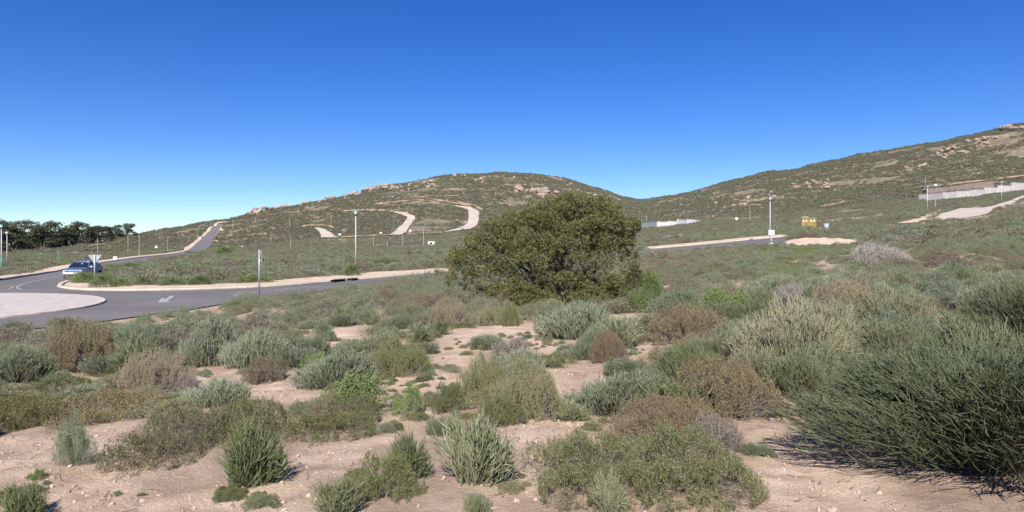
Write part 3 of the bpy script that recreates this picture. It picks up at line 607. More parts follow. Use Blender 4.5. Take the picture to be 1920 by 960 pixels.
def wall(name, pts, hpx, thick, m, label, cat, cope=None, plinth=.6):
    W_ = [at_(*q) for q in pts]; o = W_[0]; t = thing(name, label, cat, o)
    for i, (a_, b_) in enumerate(zip(W_[:-1], W_[1:])):
        h0 = hpx[i]*a_[1]/F; c = (a_+b_)/2-o; d = b_-a_; th = math.atan2(d[1], d[0]); zt_ = max(a_[2], b_[2])-o[2]+h0; zb = min(a_[2], b_[2])-o[2]-plinth
        rot = Matrix.Rotation(th, 3, 'Z'); L_ = np.linalg.norm(d[:2])
        part_box('panel', (c[0], c[1], (zt_+zb)/2), (L_-.02, thick, zt_-zb), m, t, 0, rot)
        if cope: part_box('coping', (c[0], c[1], zt_+.06), (L_+.04, thick+.1, .12), cope, t, 0, rot)
    return t
wall('boundary_wall', [(1232,427.5), (1252,425.5), (1270,423.5), (1288,420.5), (1302,418.5), (1314,416.5)], [9, 8, 7.5, 6.5, 3], .25, M['whitewall'], 'long white boundary wall at the foot of the saddle between the hills', 'wall', M['whitewall'])
wall('boundary_wall', [(1723,376), (1745,374.5), (1768,373), (1792,371), (1818,368.5), (1845,366), (1870,362.5), (1896,359), (1925,355), (1970,349)], [10.5, 11, 11, 10.5, 10.5, 10, 10, 11, 12], .3, M['block'], 'long grey concrete block wall below the unfinished brown house', 'wall', M['block'])
# unfinished house behind that wall
a_ = at_(1762, 365)+np.array([0, 9, 0]); b_ = at_(1893, 352)+np.array([0, 9, 0]); d = b_-a_; L_ = float(np.linalg.norm(d[:2])); th = math.atan2(d[1], d[0]); k = a_[1]/F
t = thing('unfinished_house', 'unfinished roofless brown brick house with window openings behind the grey block wall', 'house', (a_[0], a_[1], min(a_[2], b_[2])-.5), th)
segs = [(0, .08), (.14, .30), (.36, .50), (.56, .66), (.70, 1.0)]; Hh = 19*k; zo = float(b_[2]-a_[2])
for q, (s0, s1) in enumerate(segs): part_box('wall', ((s0+s1)/2*L_, 0, Hh*(.40+.06*q)), ((s1-s0)*L_, .3, Hh*(.8+.12*q)), M['brick'], t)
for q, (s0, s1) in enumerate([(.08, .14), (.30, .36), (.50, .56), (.66, .70)]):
    part_box('lintel', ((s0+s1)/2*L_, 0, Hh*(.80+.12*q)-.4), ((s1-s0)*L_, .3, .8), M['brick'], t); part_box('sill_wall', ((s0+s1)/2*L_, 0, Hh*(.22+.12*q)), ((s1-s0)*L_, .3, Hh*.75), M['brick'], t)
    w = part_box('window_frame', ((s0+s1)/2*L_, .05, Hh*(.69+.12*q)-.5), ((s1-s0)*L_, .1, Hh*.22), M['dark'] if q == 2 else M['whitewall'], t)
part_box('rear_wall', (L_*.5, 9, Hh*.5), (L_, .3, Hh*1.05), M['brick'], t); part_box('side_wall', (.15, 4.5, Hh*.4), (.3, 8.7, Hh*.8), M['brick'], t); part_box('cross_wall', (L_*.45, 4.5, Hh*.45), (.3, 8.7, Hh*.9), M['brick'], t); part_box('side_wall', (L_-.15, 4.5, Hh*.6), (.3, 8.7, Hh*1.25), M['brick'], t)
# ---------------------------------------------------------------- the car
def car():
    t = thing('parked_car', 'silver-blue SUV coming towards the roundabout on the left road', 'car', ((146-CX)/F*64.5, 65.3, -1.43), R(190-180))
    # local: front towards -y, length 4.6, width 1.86
    def loft(secs, m, name, par, closed=True):
        """secs: (y, [(halfwidth, z), ...]) from the sill up to the middle"""
        V = []; n = len(secs[0][1]); rg = 2*n
        for y, pr in secs:
            for w, z in pr: V.append((w, y, z))
            for w, z in pr[::-1]: V.append((-w, y, z))
        Fq = []
        for i in range(len(secs)-1):
            for j in range(rg): Fq.append((i*rg+j, i*rg+(j+1) % rg, (i+1)*rg+(j+1) % rg, (i+1)*rg+j))
        Fq += [tuple(range(rg)), tuple(range((len(secs)-1)*rg, len(secs)*rg))[::-1]]
        me = bpy.data.meshes.new(name); me.from_pydata(V, [], Fq); me.materials.append(m)
        bm = bmesh.new(); bm.from_mesh(me); bmesh.ops.recalc_face_normals(bm, faces=bm.faces); bm.to_mesh(me); bm.free()
        o = obj(name, me, par); mo = o.modifiers.new('bevel', 'BEVEL'); mo.width = .03; mo.segments = 2; mo.limit_method = 'ANGLE'
        return o
    def sec(y, w, zb, zm, zt_, wt): return (y, [(w*.93, zb), (w, zb+.18), (w*1.0, zm), (w*.97, (zm+zt_)/2+.04), (wt, zt_)])
    body = loft([sec(-2.30, .72, .34, .55, .84, .60), sec(-2.18, .88, .30, .60, .97, .72), sec(-1.6, .93, .27, .68, 1.05, .80), sec(-.95, .94, .27, .72, 1.10, .86), sec(0, .94, .27, .74, 1.12, .90), sec(1.2, .94, .27, .76, 1.14, .90), sec(2.0, .92, .30, .78, 1.15, .86), sec(2.28, .86, .36, .75, 1.10, .80)], M['carpaint'], 'body', t)
    loft([(-1.02, [(.80, 1.09), (.80, 1.10), (.79, 1.11)]), (-.28, [(.86, 1.09), (.80, 1.40), (.68, 1.60)]), (.9, [(.88, 1.10), (.82, 1.42), (.70, 1.66)]), (1.75, [(.86, 1.12), (.80, 1.42), (.68, 1.60)]), (2.2, [(.80, 1.12), (.76, 1.2), (.72, 1.22)])], M['glass'], 'greenhouse', t)
    loft([(-.36, [(.66, 1.59), (.64, 1.61), (.5, 1.63)]), (.2, [(.72, 1.63), (.70, 1.68), (.5, 1.70)]), (1.2, [(.72, 1.65), (.70, 1.69), (.5, 1.71)]), (1.85, [(.66, 1.58), (.64, 1.61), (.5, 1.63)])], M['carpaint'], 'roof', t)
    for s_ in (-1, 1):
        part_box('roof_rail', (s_*.66, .7, 1.72), (.04, 1.9, .05), M['silver'], t, .01)
        for (ya, za, yb, zb) in ((-1.0, 1.10, -.32, 1.60), (.35, 1.1, .3, 1.66), (1.35, 1.12, 1.5, 1.64)):
            d_ = Vector((0, yb-ya, zb-za)); part_box('window_pillar', (s_*.80, (ya+yb)/2, (za+zb)/2), (.07, .07, d_.length), M['carpaint'], t, 0, Matrix.Rotation(math.atan2(-(yb-ya), zb-za), 3, 'X') @ Matrix.Rotation(s_*-.2, 3, 'Y'))
        mr = part_box('wing_mirror', (s_*1.02, -.72, 1.13), (.2, .13, .15), M['silver'], t, .03)
        hl = part_box('headlight', (s_*.64, -2.22, .80), (.34, .14, .13), M['lampglass'], t, .03, None)
        part_box('fog_light', (s_*.66, -2.28, .48), (.16, .06, .09), M['lampglass'], t, .02)
        part_box('tail_light', (s_*.80, 2.24, .95), (.12, .1, .3), M['orange'], t, .02)
        for y_ in (-1.42, 1.38):
            bm = bmesh.new(); bmesh.ops.create_cone(bm, cap_ends=True, segments=24, radius1=.36, radius2=.36, depth=.24, matrix=Matrix.Rotation(R(90), 4, 'Y')); bmesh.ops.translate(bm, vec=(s_*.84, y_, .34), verts=bm.verts)
            bmesh.ops.bevel(bm, geom=[e for e in bm.edges if e.calc_length() < .12], offset=.03, segments=2, affect='EDGES'); wh = obj('wheel', bm_me('wheel', bm, M['tyre'], False), t)
            bm = bmesh.new(); bmesh.ops.create_cone(bm, cap_ends=True, segments=20, radius1=.22, radius2=.2, depth=.05, matrix=Matrix.Rotation(R(90), 4, 'Y'))
            bmesh.ops.translate(bm, vec=(s_*.96, y_, .34), verts=bm.verts); obj('rim', bm_me('rim', bm, M['silver']), wh)
            bm = bmesh.new(); bmesh.ops.create_cone(bm, cap_ends=True, segments=24, radius1=.42, radius2=.42, depth=.1, matrix=Matrix.Rotation(R(90), 4, 'Y')); bmesh.ops.translate(bm, vec=(s_*.905, y_, .38), verts=bm.verts); obj('wheel_arch', bm_me('wheel_arch', bm, M['black']), t)
        for y_ in (-.2, .9): part_box('door_handle', (s_*.955, y_+.35, .93), (.03, .18, .03), M['silver'], t, .005)
    part_box('grille', (0, -2.29, .76), (.86, .06, .12), M['black'], t, .01); part_box('grille_bar', (0, -2.325, .80), (.9, .03, .03), M['silver'], t, .005)
    part_box('front_bumper', (0, -2.28, .55), (1.62, .16, .22), M['silver'], t, .05); part_box('lower_grille', (0, -2.365, .44), (1.1, .03, .1), M['black'], t, .01)
    part_box('number_plate', (0, -2.375, .57), (.5, .02, .11), M['white'], t); part_box('skid_plate', (0, -2.22, .33), (1.3, .2, .1), M['black'], t, .02)
    part_box('interior_mirror', (.12, -.5, 1.43), (.18, .04, .07), M['white'], t, .01)
    return t
car()
# ---------------------------------------------------------------- plants
keep_out = []
print('building plant kinds')
K = {}
def kind(key, nm, cat, fs, Rr, H): K[key] = dict(name=nm, cat=cat, me=fs, R=Rr, H=H)
for q in range(3): kind(f'stick{q}', 'stick_shrub', 'shrub', stick_protos(.34, .5, 1000, .0042, M['stick'], .42, 4, .9, .85), .36, .52)
for q in range(3): kind(f'greystick{q}', 'stick_shrub', 'shrub', stick_protos(.5, .5, 3800, .0036, M['stick_grey'], .26, 6), .52, .52)
for q in range(3): kind(f'olivestick{q}', 'stick_shrub', 'shrub', stick_protos(.6, .65, 4500, .0036, M['stick_olive'], .24, 6), .62, .68)
kind('bigstick', 'stick_shrub', 'shrub', stick_protos(1.15, 1.1, 21000, .0034, M['stick_big'], .18, 14, .7, 1.2, .16), 1.18, 1.12)
for q in range(3): kind(f'green{q}', 'mat_shrub', 'shrub', mat_protos(.6, .6, .36, 26000, .0135, M['mat_green'], 9, twn=160), .6, .36)
for q in range(3): kind(f'brown{q}', 'mat_shrub', 'shrub', mat_protos(.6, .6, .42, 20000, .013, M['mat_brown'], 9, twn=420), .6, .42)
kind('wide_green', 'mat_shrub', 'shrub', mat_protos(1.1, 1.1, .36, 60000, .0145, M['mat_green'], 14, twn=420), 1.1, .36)
kind('wide_brown', 'mat_shrub', 'shrub', mat_protos(1.1, 1.1, .45, 52000, .0145, M['mat_brown'], 14, twn=1100), 1.1, .45)
kind('wide_yellow', 'mat_shrub', 'shrub', mat_protos(1.1, 1.1, .34, 56000, .0145, M['mat_yellow'], 14, twn=420), 1.1, .34)
kind('yellow0', 'mat_shrub', 'shrub', mat_protos(.6, .6, .34, 24000, .0135, M['mat_yellow'], 9, twn=160), .6, .34)
for q in range(3): kind(f'bush{q}', 'leafy_shrub', 'shrub', mat_protos(.55, .55, .5, 16000, .019, M['bush'], 8, lw=.35, twn=200), .55, .5)
kind('bright0', 'leafy_shrub', 'shrub', mat_protos(.45, .45, .45, 8000, .024, M['bright'], 7, lw=.4), .45, .45)
kind('verge0', 'leafy_shrub', 'shrub', mat_protos(.9, .9, .9, 6000, .05, M['vergegreen'], 8, lw=.4), .9, .9)
def deadbush(n=900, Rr=.6, H=.6):
    p, nn = dome(n, rlobes(Rr, Rr, H, 6), .6, 1.02, .03); D = norm(nn*.6+rng.normal(0, .5, (n, 3))+np.array([0, 0, .5])); L = rng.uniform(.12, .3, n)*H*1.6; t = np.linspace(0, 1, 4)
    P = p[:, None]-D[:, None]*(L[:, None]*(1-t))[:, :, None]; P[:, 1:3] += rng.normal(0, .012, (n, 2, 3)); V, Fq = tubes(P, np.broadcast_to(np.array([.004, .0035, .003, .0015]), (n, 4)), 3)
    return me_np('foliage', V, [Fq], [M['dead']]), stems_me('stem', p[:260]*.95, Rr*.08, .008, M['dead'])
kind('dead0', 'dead_shrub', 'shrub', deadbush(), .6, .6)
kind('dead1', 'dead_shrub', 'shrub', deadbush(2600), .6, .6)
twigname = {'dead0': 'twig_mass', 'dead1': 'twig_mass'}
foot = []
def plant(key, x, y, r, h, label, group=None, z=None, rz=None, ry=None):
    k = K[key]; g = float(zt(x, y)) if z is None else z
    t = thing(k['name'], label, k['cat'], (x, y, g-.01), rng.uniform(0, 6.28) if rz is None else rz, group); t.scale = (r/k['R'], (ry or r)/k['R'], h/k['H'])
    if ry: t.rotation_euler[2] = 0
    obj(twigname.get(key, 'foliage'), k['me'][0], t); obj('stem', k['me'][1], t); foot.append((x, y, max(r, ry or 0))); return t
def hero(key, x0, x1, yt, yb, label, deep=.8, group=None):
    """plant spanning x0..x1 whose front foot is at yb and whose top is at yt"""
    px = (x0+x1)/2; f = hit(px, yb); wpx = x1-x0
    y = f[1]; r = wpx/2*y/F
    fam = key.rstrip('0123456789')
    if fam in ('green', 'brown', 'yellow', 'bush') and y < 26:
        g = float(f[2]); h0 = {'green': .36, 'brown': .42, 'yellow': .34, 'bush': .42}[fam]*rng.uniform(.9, 1.1); yb_ = F*(EYE-g-.62*h0)/(yt-HY) if yt > HY+20 else y+1
        yb_ = max(yb_, y+wpx*y/F*.45); yc = (y+yb_)/2; ry = (yb_-y)/2*1.0; rx = wpx/2*yc/F*1.0
        if max(rx, ry) > .62: key = {'green': 'wide_green', 'brown': 'wide_brown', 'yellow': 'wide_yellow', 'bush': key}[fam]
        if yb_-y < 2.6*rx+1:
            x = (px-CX)/F*yc; return plant(key, x, yc, rx, h0*(1.1 if rx > .6 else 1), label, group, ry=ry)
    for _ in range(3): yc = y+r*deep*.75; r = wpx/2*yc/F
    x = (px-CX)/F*yc; g = float(zt(x, yc)); h = max(.1, EYE-(yt-HY)/F*(yc)-g)
    b_ = 1.14 if 'stick' in key and yc < 9 else 1.04
    return plant(key, x, yc, r*b_, h*b_, label, group, ry=r*deep)
H_ = hero
H_('stick0', 398, 540, 785, 922, 'upright green stick bush with its dark shadow to the right, bottom left of the centre')
H_('stick1', 812, 968, 775, 922, 'vivid green stick bush on the sand, bottom centre')
H_('stick2', 588, 684, 893, 975, 'small green stick bush cut by the bottom edge, left of the bottom centre')
H_('stick0', 715, 808, 806, 905, 'small green stick bush just left of the vivid green one at the bottom centre')
H_('green0', 640, 800, 850, 955, 'low yellow-green mat shrub wedged between small stick bushes at the bottom')
H_('green1', 238, 420, 752, 912, 'large low green mat shrub left of the upright stick bush at the bottom left', 1.0)
H_('green0', 380, 540, 735, 850, 'green-brown mat shrub behind the upright stick bush at the bottom left')
H_('greystick0', 345, 475, 705, 768, 'grey-green stick bush above the large low mat shrub at the left')
H_('yellow0', 60, 335, 700, 815, 'broad yellow-olive mat shrub edging the sand at the lower left', .9)
H_('yellow0', -60, 110, 730, 830, 'yellow-olive mat shrub at the left edge above the bare sand')
H_('green1', 540, 725, 722, 845, 'rounded grey-olive mat shrub in the middle left beside the sandy gap', .9)
H_('brown0', 560, 660, 740, 815, 'brownish patch shrub inside the rounded grey-olive mat at the middle left')
H_('bright0', 738, 806, 710, 782, 'small leafy bright green shrub with pale bare stems on the sand')
H_('green0', 800, 880, 706, 785, 'small olive mat shrub right of the bright green shrub with pale stems')
H_('green1', 860, 965, 660, 750, 'olive mat shrub amid the central sand, left lobe')
H_('green0', 925, 1062, 665, 790, 'olive mat shrub amid the central sand, right lobe', .9)
H_('green1', 885, 1000, 745, 805, 'low flat olive mat at the front of the central mat shrubs')
H_('green0', 985, 1240, 795, 990, 'huge olive mat shrub cut by the bottom edge, right of centre', .9)
H_('green1', 1150, 1420, 790, 1000, 'olive-brown half of the huge mat at the bottom edge right of centre', .9)
H_('brown1', 1110, 1400, 755, 850, 'brown twiggy shrub crowning the huge mat at the bottom right of centre', .8)
H_('dead0', 1290, 1400, 760, 850, 'small dead grey shrub on the right shoulder of the huge brown mat')
H_('stick1', 1110, 1175, 880, 975, 'thin stick shoots growing out of the front of the huge mat at the bottom')
plant('bigstick', 3.72, 4.95, 1.5, .93, 'huge dark green stick bush filling the lower right corner', ry=1.28)
H_('bigstick', 1805, 2100, 520, 700, 'second tall stick bush at the right edge above the huge one', .8)
H_('greystick0', 1003, 1163, 556, 640, 'round pale grey-green bush right in front of the big round tree')
H_('greystick1', 1064, 1146, 612, 678, 'small grey-blue stick bush in front of the round pale one')
H_('bush0', 578, 632, 594, 642, 'small grey-green bush alone on the sandy strip at the middle left')
H_('green1', 685, 822, 630, 708, 'grey-olive mat shrub left of the long diagonal sandy gap', .9)
H_('greystick1', 548, 715, 655, 732, 'long grey-green stick bush above the rounded olive mat at the middle left')
H_('greystick0', 415, 545, 605, 695, 'pale grey-green bush in the middle of the left scrub')
H_('brown0', 452, 532, 662, 728, 'dark brown dry shrub below the pale grey-green bush at left')
H_('olivestick0', 1375, 1590, 575, 715, 'wide pale olive stick bush behind the huge dark one, lower right', .8)
H_('brown1', 1490, 1705, 515, 612, 'dark brown wiry shrub beyond the pale olive stick bush at right', .8)
H_('greystick1', 1060, 1250, 700, 785, 'low grey-green stick bush spreading right of the central sand')
H_('stick2', 1200, 1390, 705, 800, 'dark green stick shoots among brown scrub right of the centre')
H_('brown0', 1225, 1480, 655, 800, 'broad brown scrub bush between central sand and the huge stick bush', .9)
H_('olivestick1', 1230, 1360, 640, 720, 'olive stick bush growing up behind the broad brown scrub bush')
H_('brown1', 1200, 1390, 560, 650, 'low brown-purple shrub right of the round pale bush')
H_('brown0', 1100, 1180, 610, 680, 'small reddish dry shrub right of the grey-blue stick bush')
H_('brown0', 60, 225, 590, 705, 'dark olive-brown bush at the left edge of the scrub, against the road')
H_('bush1', 205, 335, 590, 668, 'pale green bush on the crest beside the road at left')
H_('brown1', 205, 365, 645, 745, 'brown shrub mound in the middle of the left scrub')
H_('greystick1', 335, 445, 590, 690, 'tall pale grey bush right of the tan rock lump at left')
H_('stick0', 862, 925, 925, 990, 'thin pale stick shoots at the bottom edge below the vivid green stick bush')
H_('stick1', -10, 95, 905, 985, 'small stick bush cut by the bottom left corner')
H_('greystick0', -40, 110, 640, 725, 'dark green bush at the far left edge of the scrub')
H_('green1', 180, 300, 690, 745, 'low green shrub above the broad yellow-olive mat at left')
H_('dead0', 320, 380, 690, 740, 'dead grey branching twigs lying in the left scrub')
H_('stick0', 1030, 1110, 750, 790, 'small sprawling grey-green shoots at the right end of the central sand')
H_('bush0', 1430, 1530, 525, 570, 'grey-green bush beyond the brown wiry shrub, left of it')
H_('dead1', 1585, 1698, 447, 500, 'large pale dead bush standing out above the scrub at right', .8)
H_('bright0', 1640, 1760, 590, 640, 'low bright green weed patch beside the small sandy gap at right')
H_('green0', 940, 975, 560, 612, 'small mat shrub with bright green tip in the shade edge of the big round tree')
H_('green2', 890, 985, 562, 610, 'olive mat shrub in front of the left foot of the big round tree')
H_('green1', 800, 890, 555, 612, 'grey-olive mat shrub left of the foot of the big round tree')
H_('bright0', 1180, 1258, 500, 588, 'bright yellow-green stick shrub to the right of the big round tree')
H_('greystick0', 1215, 1330, 530, 600, 'soft grey-blue bush right of the bright yellow-green shrub')
H_('bright0', 52, 95, 873, 902, 'tiny green weed on the bare sand at the bottom left'); H_('bush1', 95, 190, 838, 876, 'thin low green weeds across the bare sand at lower left')
H_('bright0', 1350, 1378, 563, 582, 'tiny bright green plant by the dark dry twigs right of the tree')
H_('dead0', 1400, 1470, 540, 592, 'dark purplish dead twigs in the scrub right of the tree')
# green bushes at the road verge, near the give way sign
for a_ in [(140,176,504,533,'dark round bush hiding the rear of the silver car'), (172,216,508,542,'green bush right at the foot of the give way sign'), (188,228,491,514,'dark green bush beyond the give way sign to its right'),
           (214,245,518,540,'low light green bush on the verge just right of the sign bushes'), (300,350,520,538,'low spreading green bush in the middle of the verge edge'), (440,520,516,533,'low green bush behind the edge-on signpost'), (690,760,483,505,'wide green bush right of the white street lamp'), (255,283,515,536,'small dark green bush on the verge, right of the sign'), (355,400,514,537,'green low bush on the verge left of the edge-on signpost'), (646,676,492,519,'bright green bush at the foot of the white street lamp'),
           (228,262,490,512,'low green bush at the left road behind the verge'), (405,440,460,478,'dark bush at the foot of the climbing asphalt road')]:
    H_('verge0', a_[0]-3, a_[1]+3, a_[2]-2, a_[3]+1, a_[4], .9)
# the big round tree
print('tree')
def crown_tree():
    Yt = 25.5; p0 = np.array([(1035-CX)/F*Yt, Yt+.3, 0]); p0[2] = float(zt(p0[0], p0[1])); k = Yt/F
    t = thing('round_tree', 'big round dark green tree standing alone in the scrub', 'tree', p0)
    lob = []
    for px, py, rx, rz_, dy, ry in [(1085,428,72,54,.2,1.5), (1135,435,52,50,0,1.3), (1035,428,52,44,.2,1.3), (985,440,48,38,.3,1.2), (940,470,55,48,0,1.3), (895,497,48,42,-.3,1.1), (925,515,62,34,-.6,1.0),
        (1000,500,62,62,-.8,1.2), (1070,495,66,68,-.6,1.4), (1140,490,47,60,-.1,1.3), (1045,535,62,38,-.7,1.1), (975,540,56,28,-.9,.8), (1110,530,48,40,-.6,1.0), (1170,548,44,34,-.6,.8), (1040,555,70,28,-1.0,.9), (965,556,55,24,-1.1,.8), (1095,556,55,26,-.8,.9), (1030,470,90,60,.8,1.5), (1100,470,80,60,1.2,1.4)]:
        lob.append(((px-1035)*k, dy, EYE-(py-HY)*k-p0[2], rx*k, ry, rz_*k))
    nc = 340; pc, nc_ = dome(nc, lob, .82, 1.1, .12); cr = rng.uniform(.15, .36, nc); n = 12500; kk = rng.integers(0, nc, n)
    d_ = norm(rng.normal(size=(n, 3))+nc_[kk]*.9); p = pc[kk]+d_*(cr[kk]*rng.uniform(.75, 1.05, n))[:, None]*np.array([1.15, 1.15, .85]); nn = norm(d_+nc_[kk]*.3)
    ins = rng.random(n) < .25; q_, n_ = dome(int(ins.sum()), lob, .62, .82, .1); p[ins] = q_; nn[ins] = n_; p[:, 2] = np.maximum(p[:, 2], .1)
    per = 22; ax = norm(nn*.9+np.array([0, 0, .25])+rng.normal(0, .35, (n, 3))); f = np.tile(np.linspace(0, 1, per), n)[:, None]
    q = np.repeat(p, per, 0)+np.repeat(ax, per, 0)*f*.09+rng.normal(0, .024, (n*per, 3)); D = np.repeat(ax, per, 0)*(.25+.7*f)+rng.normal(0, .6, (n*per, 3))
    L = rng.uniform(.045, .075, n*per); V, Fq = leaves(q, D, L, L*.36); obj('crown', me_np('crown', V, [Fq], [M['treeleaf']]), t)
    ends = p[rng.choice(n, 120, replace=False)]*np.array([.8, .8, .82]); m_ = stems_me('branch', ends, .35, .035, M['bark'], 7, .03); obj('branch', m_, t)
    big = p[rng.choice(n, 14, replace=False)]*.72; obj('trunk', stems_me('trunk', big, .25, .13, M['bark'], 7, .05), t)
    # bare sprawling branches low on the right
    e = np.array([[(x-1035)*k, -1.2+rng.uniform(-.3, .2), EYE-(y-HY)*k-p0[2]] for x, y in [(1125,545), (1110,553), (1130,556), (1100,541), (1215,580), (1200,592), (1185,588), (1045,478), (1035,488), (1052,482)]])
    obj('dry_branch', stems_me('dry_branch', e, .3, .03, M['dead'], 7, -.05), t)
    foot.append((p0[0], p0[1], 2.0))
crown_tree()
Yt = 24.5
kind('footbush', 'leafy_shrub', 'shrub', mat_protos(.8, .8, 1.3, 22000, .05, M['treeleaf'], 7, per=20, lw=.36), .8, 1.3)
plant('footbush', (1182-CX)/F*Yt, 23.6, .85, 1.5, 'dark leafy bush leaning against the right foot of the big round tree')
# gum trees at the left
def gum(seed, W_, H, lean=0):
    global rng; keep = rng; rng = np.random.default_rng(seed); lob = []
    for i in range(11):
        a_ = rng.uniform(0, 6.28); q = rng.uniform(.1, .75); z_ = rng.uniform(.45, .9)
        lob.append((math.cos(a_)*W_*q*.75+lean*z_*W_*.5, math.sin(a_)*W_*q*.6, H*z_, W_*rng.uniform(.22, .42), W_*rng.uniform(.22, .4), H*rng.uniform(.08, .15)))
    for i in range(4): a_ = rng.uniform(0, 6.28); lob.append((math.cos(a_)*W_*.5, math.sin(a_)*W_*.4, H*rng.uniform(.25, .4), W_*.4, W_*.4, H*.16))
    n = 900; p, nn = dome(n, lob, .5, 1.05, H*.08); per = 4; q = np.repeat(p, per, 0)+rng.normal(0, .35, (n*per, 3)); D = rng.normal(0, 1, (n*per, 3)); L = rng.uniform(.5, 1.0, n*per)
    V, Fq = leaves(q, D, L, L*.5); cm = me_np('crown', V, [Fq], [M['gumleaf']]); e = np.array([[l[0], l[1], l[2]] for l in lob]); tm = stems_me('trunk', e, .5, .35, M['gumbark'], 6, -.02); rng = keep
    return cm, tm
GM = [gum(11, 8, 14), gum(12, 7, 13), gum(13, 9, 15), gum(14, 8, 13, .9)]
gl = [(-95,472,415), (-65,472,412), (-38,472,418), (-12,473,408), (8,473,418), (24,472,419), (40,470,416), (55,470,420), (66,468,421), (80,467,422), (95,465,418), (108,464,424), (121,462,426), (136,461,419), (148,460,418), (160,459,420), (174,457,425), (186,455,421), (200,453,426), (211,451,424), (222,449,421), (236,446,417), (250,443,434)]
for q, (px, yb, yt) in enumerate(gl):
    p = at_(px, yb); y = p[1]+rng.uniform(-6, 10); x = (px-CX)/F*y; g = float(zt(x, y)); h = EYE-(yt-HY)/F*y-g; m_ = GM[q % 4] if q < 21 else GM[3]
    lb = {22: 'lowest dark gum tree at the right end of the row, leaning over the slope', 21: 'wind-swept flat-topped gum tree near the right end of the row', 3: 'tallest dark gum tree at the left edge of the photo'}.get(q, ORD[q-3]+' dark gum tree counted from the left edge of the photo' if q > 3 else ORD[2-q]+' gum tree beyond the left edge of the photo, out of frame')
    t = thing('gum_tree', lb, 'tree', (x, y, g), rng.uniform(0, 6.28) if q < 21 else 0, 'gum trees in a row on the left horizon'); s_ = h/14.2; t.scale = (s_*1.05, s_*1.05, s_)
    obj('crown', m_[0], t); obj('trunk', m_[1], t)
# ---------------------------------------------------------------- rocks
print('rocks')
def rock(seed, flat=.7, sub=3):
    bm = bmesh.new(); bmesh.ops.create_icosphere(bm, subdivisions=sub, radius=1); r = random.Random(seed)
    from mathutils import noise as mn
    o = Vector((r.uniform(-9, 9), r.uniform(-9, 9), seed)); cuts = [(Vector((r.gauss(0, 1), r.gauss(0, 1), r.gauss(0, .8))).normalized(), r.uniform(.55, .85)) for _ in range(7)]
    for v in bm.verts:
        d = v.co.copy(); v.co *= .95+.25*mn.noise(d*1.2+o)+.08*mn.noise(d*3.5+o)
        for nrm, dd in cuts:
            q = v.co.dot(nrm)
            if q > dd: v.co -= nrm*(q-dd)*.85
        v.co.z *= flat
    return bm_me('boulder', bm, M['granite'])
RK = [rock(s, f) for s, f in ((1, .7), (2, .6), (3, .8), (4, .75), (5, .55), (6, .9))]
OUT = [ # centre, spread, count, size range in photo pixels, label, piled
 ([(462,404),(500,393),(545,386),(590,376)], 3.5, 34, (6, 15), 'pink granite boulder on the lower end of the rocky left ridge'),
 ([(590,377),(640,370),(690,356),(720,351)], 4.5, 38, (6, 15), 'pink granite boulder in the middle of the rocky left ridge'),
 ([(730,352),(775,350),(815,345)], 7, 30, (5, 11), 'granite boulder in the outcrop left of the left hill top'),
 ([(805,352),(815,350)], 3, 4, (9, 15), 'large flat granite boulder below the left hill top'),
 ([(840,331),(880,328),(930,330),(985,333)], 5, 22, (3, 9), 'small granite boulder along the top of the left hill'),
 ([(895,340),(910,341)], 4, 5, (6, 10), 'granite boulder of the small group under the left hill top'),
 ([(950,352),(975,355),(1005,358),(1030,372)], 7, 26, (8, 19), 'big pinkish boulder in the outcrop above the round tree'),
 ([(1050,345),(1090,357),(1140,375)], 9, 30, (3, 8), 'small boulder down the right shoulder of the left hill'),
 ([(1345,400),(1385,385),(1430,372),(1460,365)], 10, 40, (4, 11), 'orange-pink boulder in the lower left outcrop of the right hill'),
 ([(1480,352),(1520,345),(1555,350)], 7, 34, (5, 12), 'boulder in the middle outcrop of the right hill'),
 ([(1690,322),(1720,312),(1745,305)], 6, 14, (5, 10), 'boulder in the small upper outcrop of the right hill'),
 ([(1750,295),(1790,285),(1830,270),(1855,262)], 9, 36, (6, 14), 'large boulder in the upper right outcrop of the right hill'),
 ([(1880,245),(1915,240)], 4, 4, (12, 22), 'orange rock face at the top right corner of the hill')]
nb = 0; RKP = []
for line_, sp, cnt, (s0, s1), lb in OUT:
    P = np.array(line_, float); bl = []
    for q in range(cnt):
        u = rng.uniform(0, len(P)-1); i = int(u); c = P[i]+(P[min(i+1, len(P)-1)]-P[i])*(u-i)+rng.normal(0, sp, 2)*np.array([1.1, .6]); p = at_(*c); s_ = (s0+(s1-s0)*rng.random()**1.8)/2*p[1]/F
        o = obj('boulder', RK[rng.integers(6)], loc=(p[0], p[1], p[2]+s_*.35)); RKP.append((p[0], p[1], s_)); o.scale = (s_, s_*rng.uniform(.7, 1.1), s_*rng.uniform(.7, 1.0)); o.rotation_euler = (rng.uniform(-.3, .3), rng.uniform(-.3, .3), rng.uniform(0, 6.28)); nb += 1
        tag(o, lb, 'rock', 'granite boulders on the hills'); bl.append((s_*F/p[1], c[0], o))
    for q, (_, cx_, o) in enumerate(sorted(bl, key=lambda b: -b[0])): o['label'] = (ORD[q]+'-largest ' if q else 'largest ')+lb
#ROCK
p = at_(335, 640); o = obj('rock', RK[2], loc=(p[0], p[1]+.2, p[2]+.1)); k = p[1]/F; o.scale = (13*k, 12*k, 22*k); tag(o, 'tan rock lump poking out of the scrub at the left', 'rock')
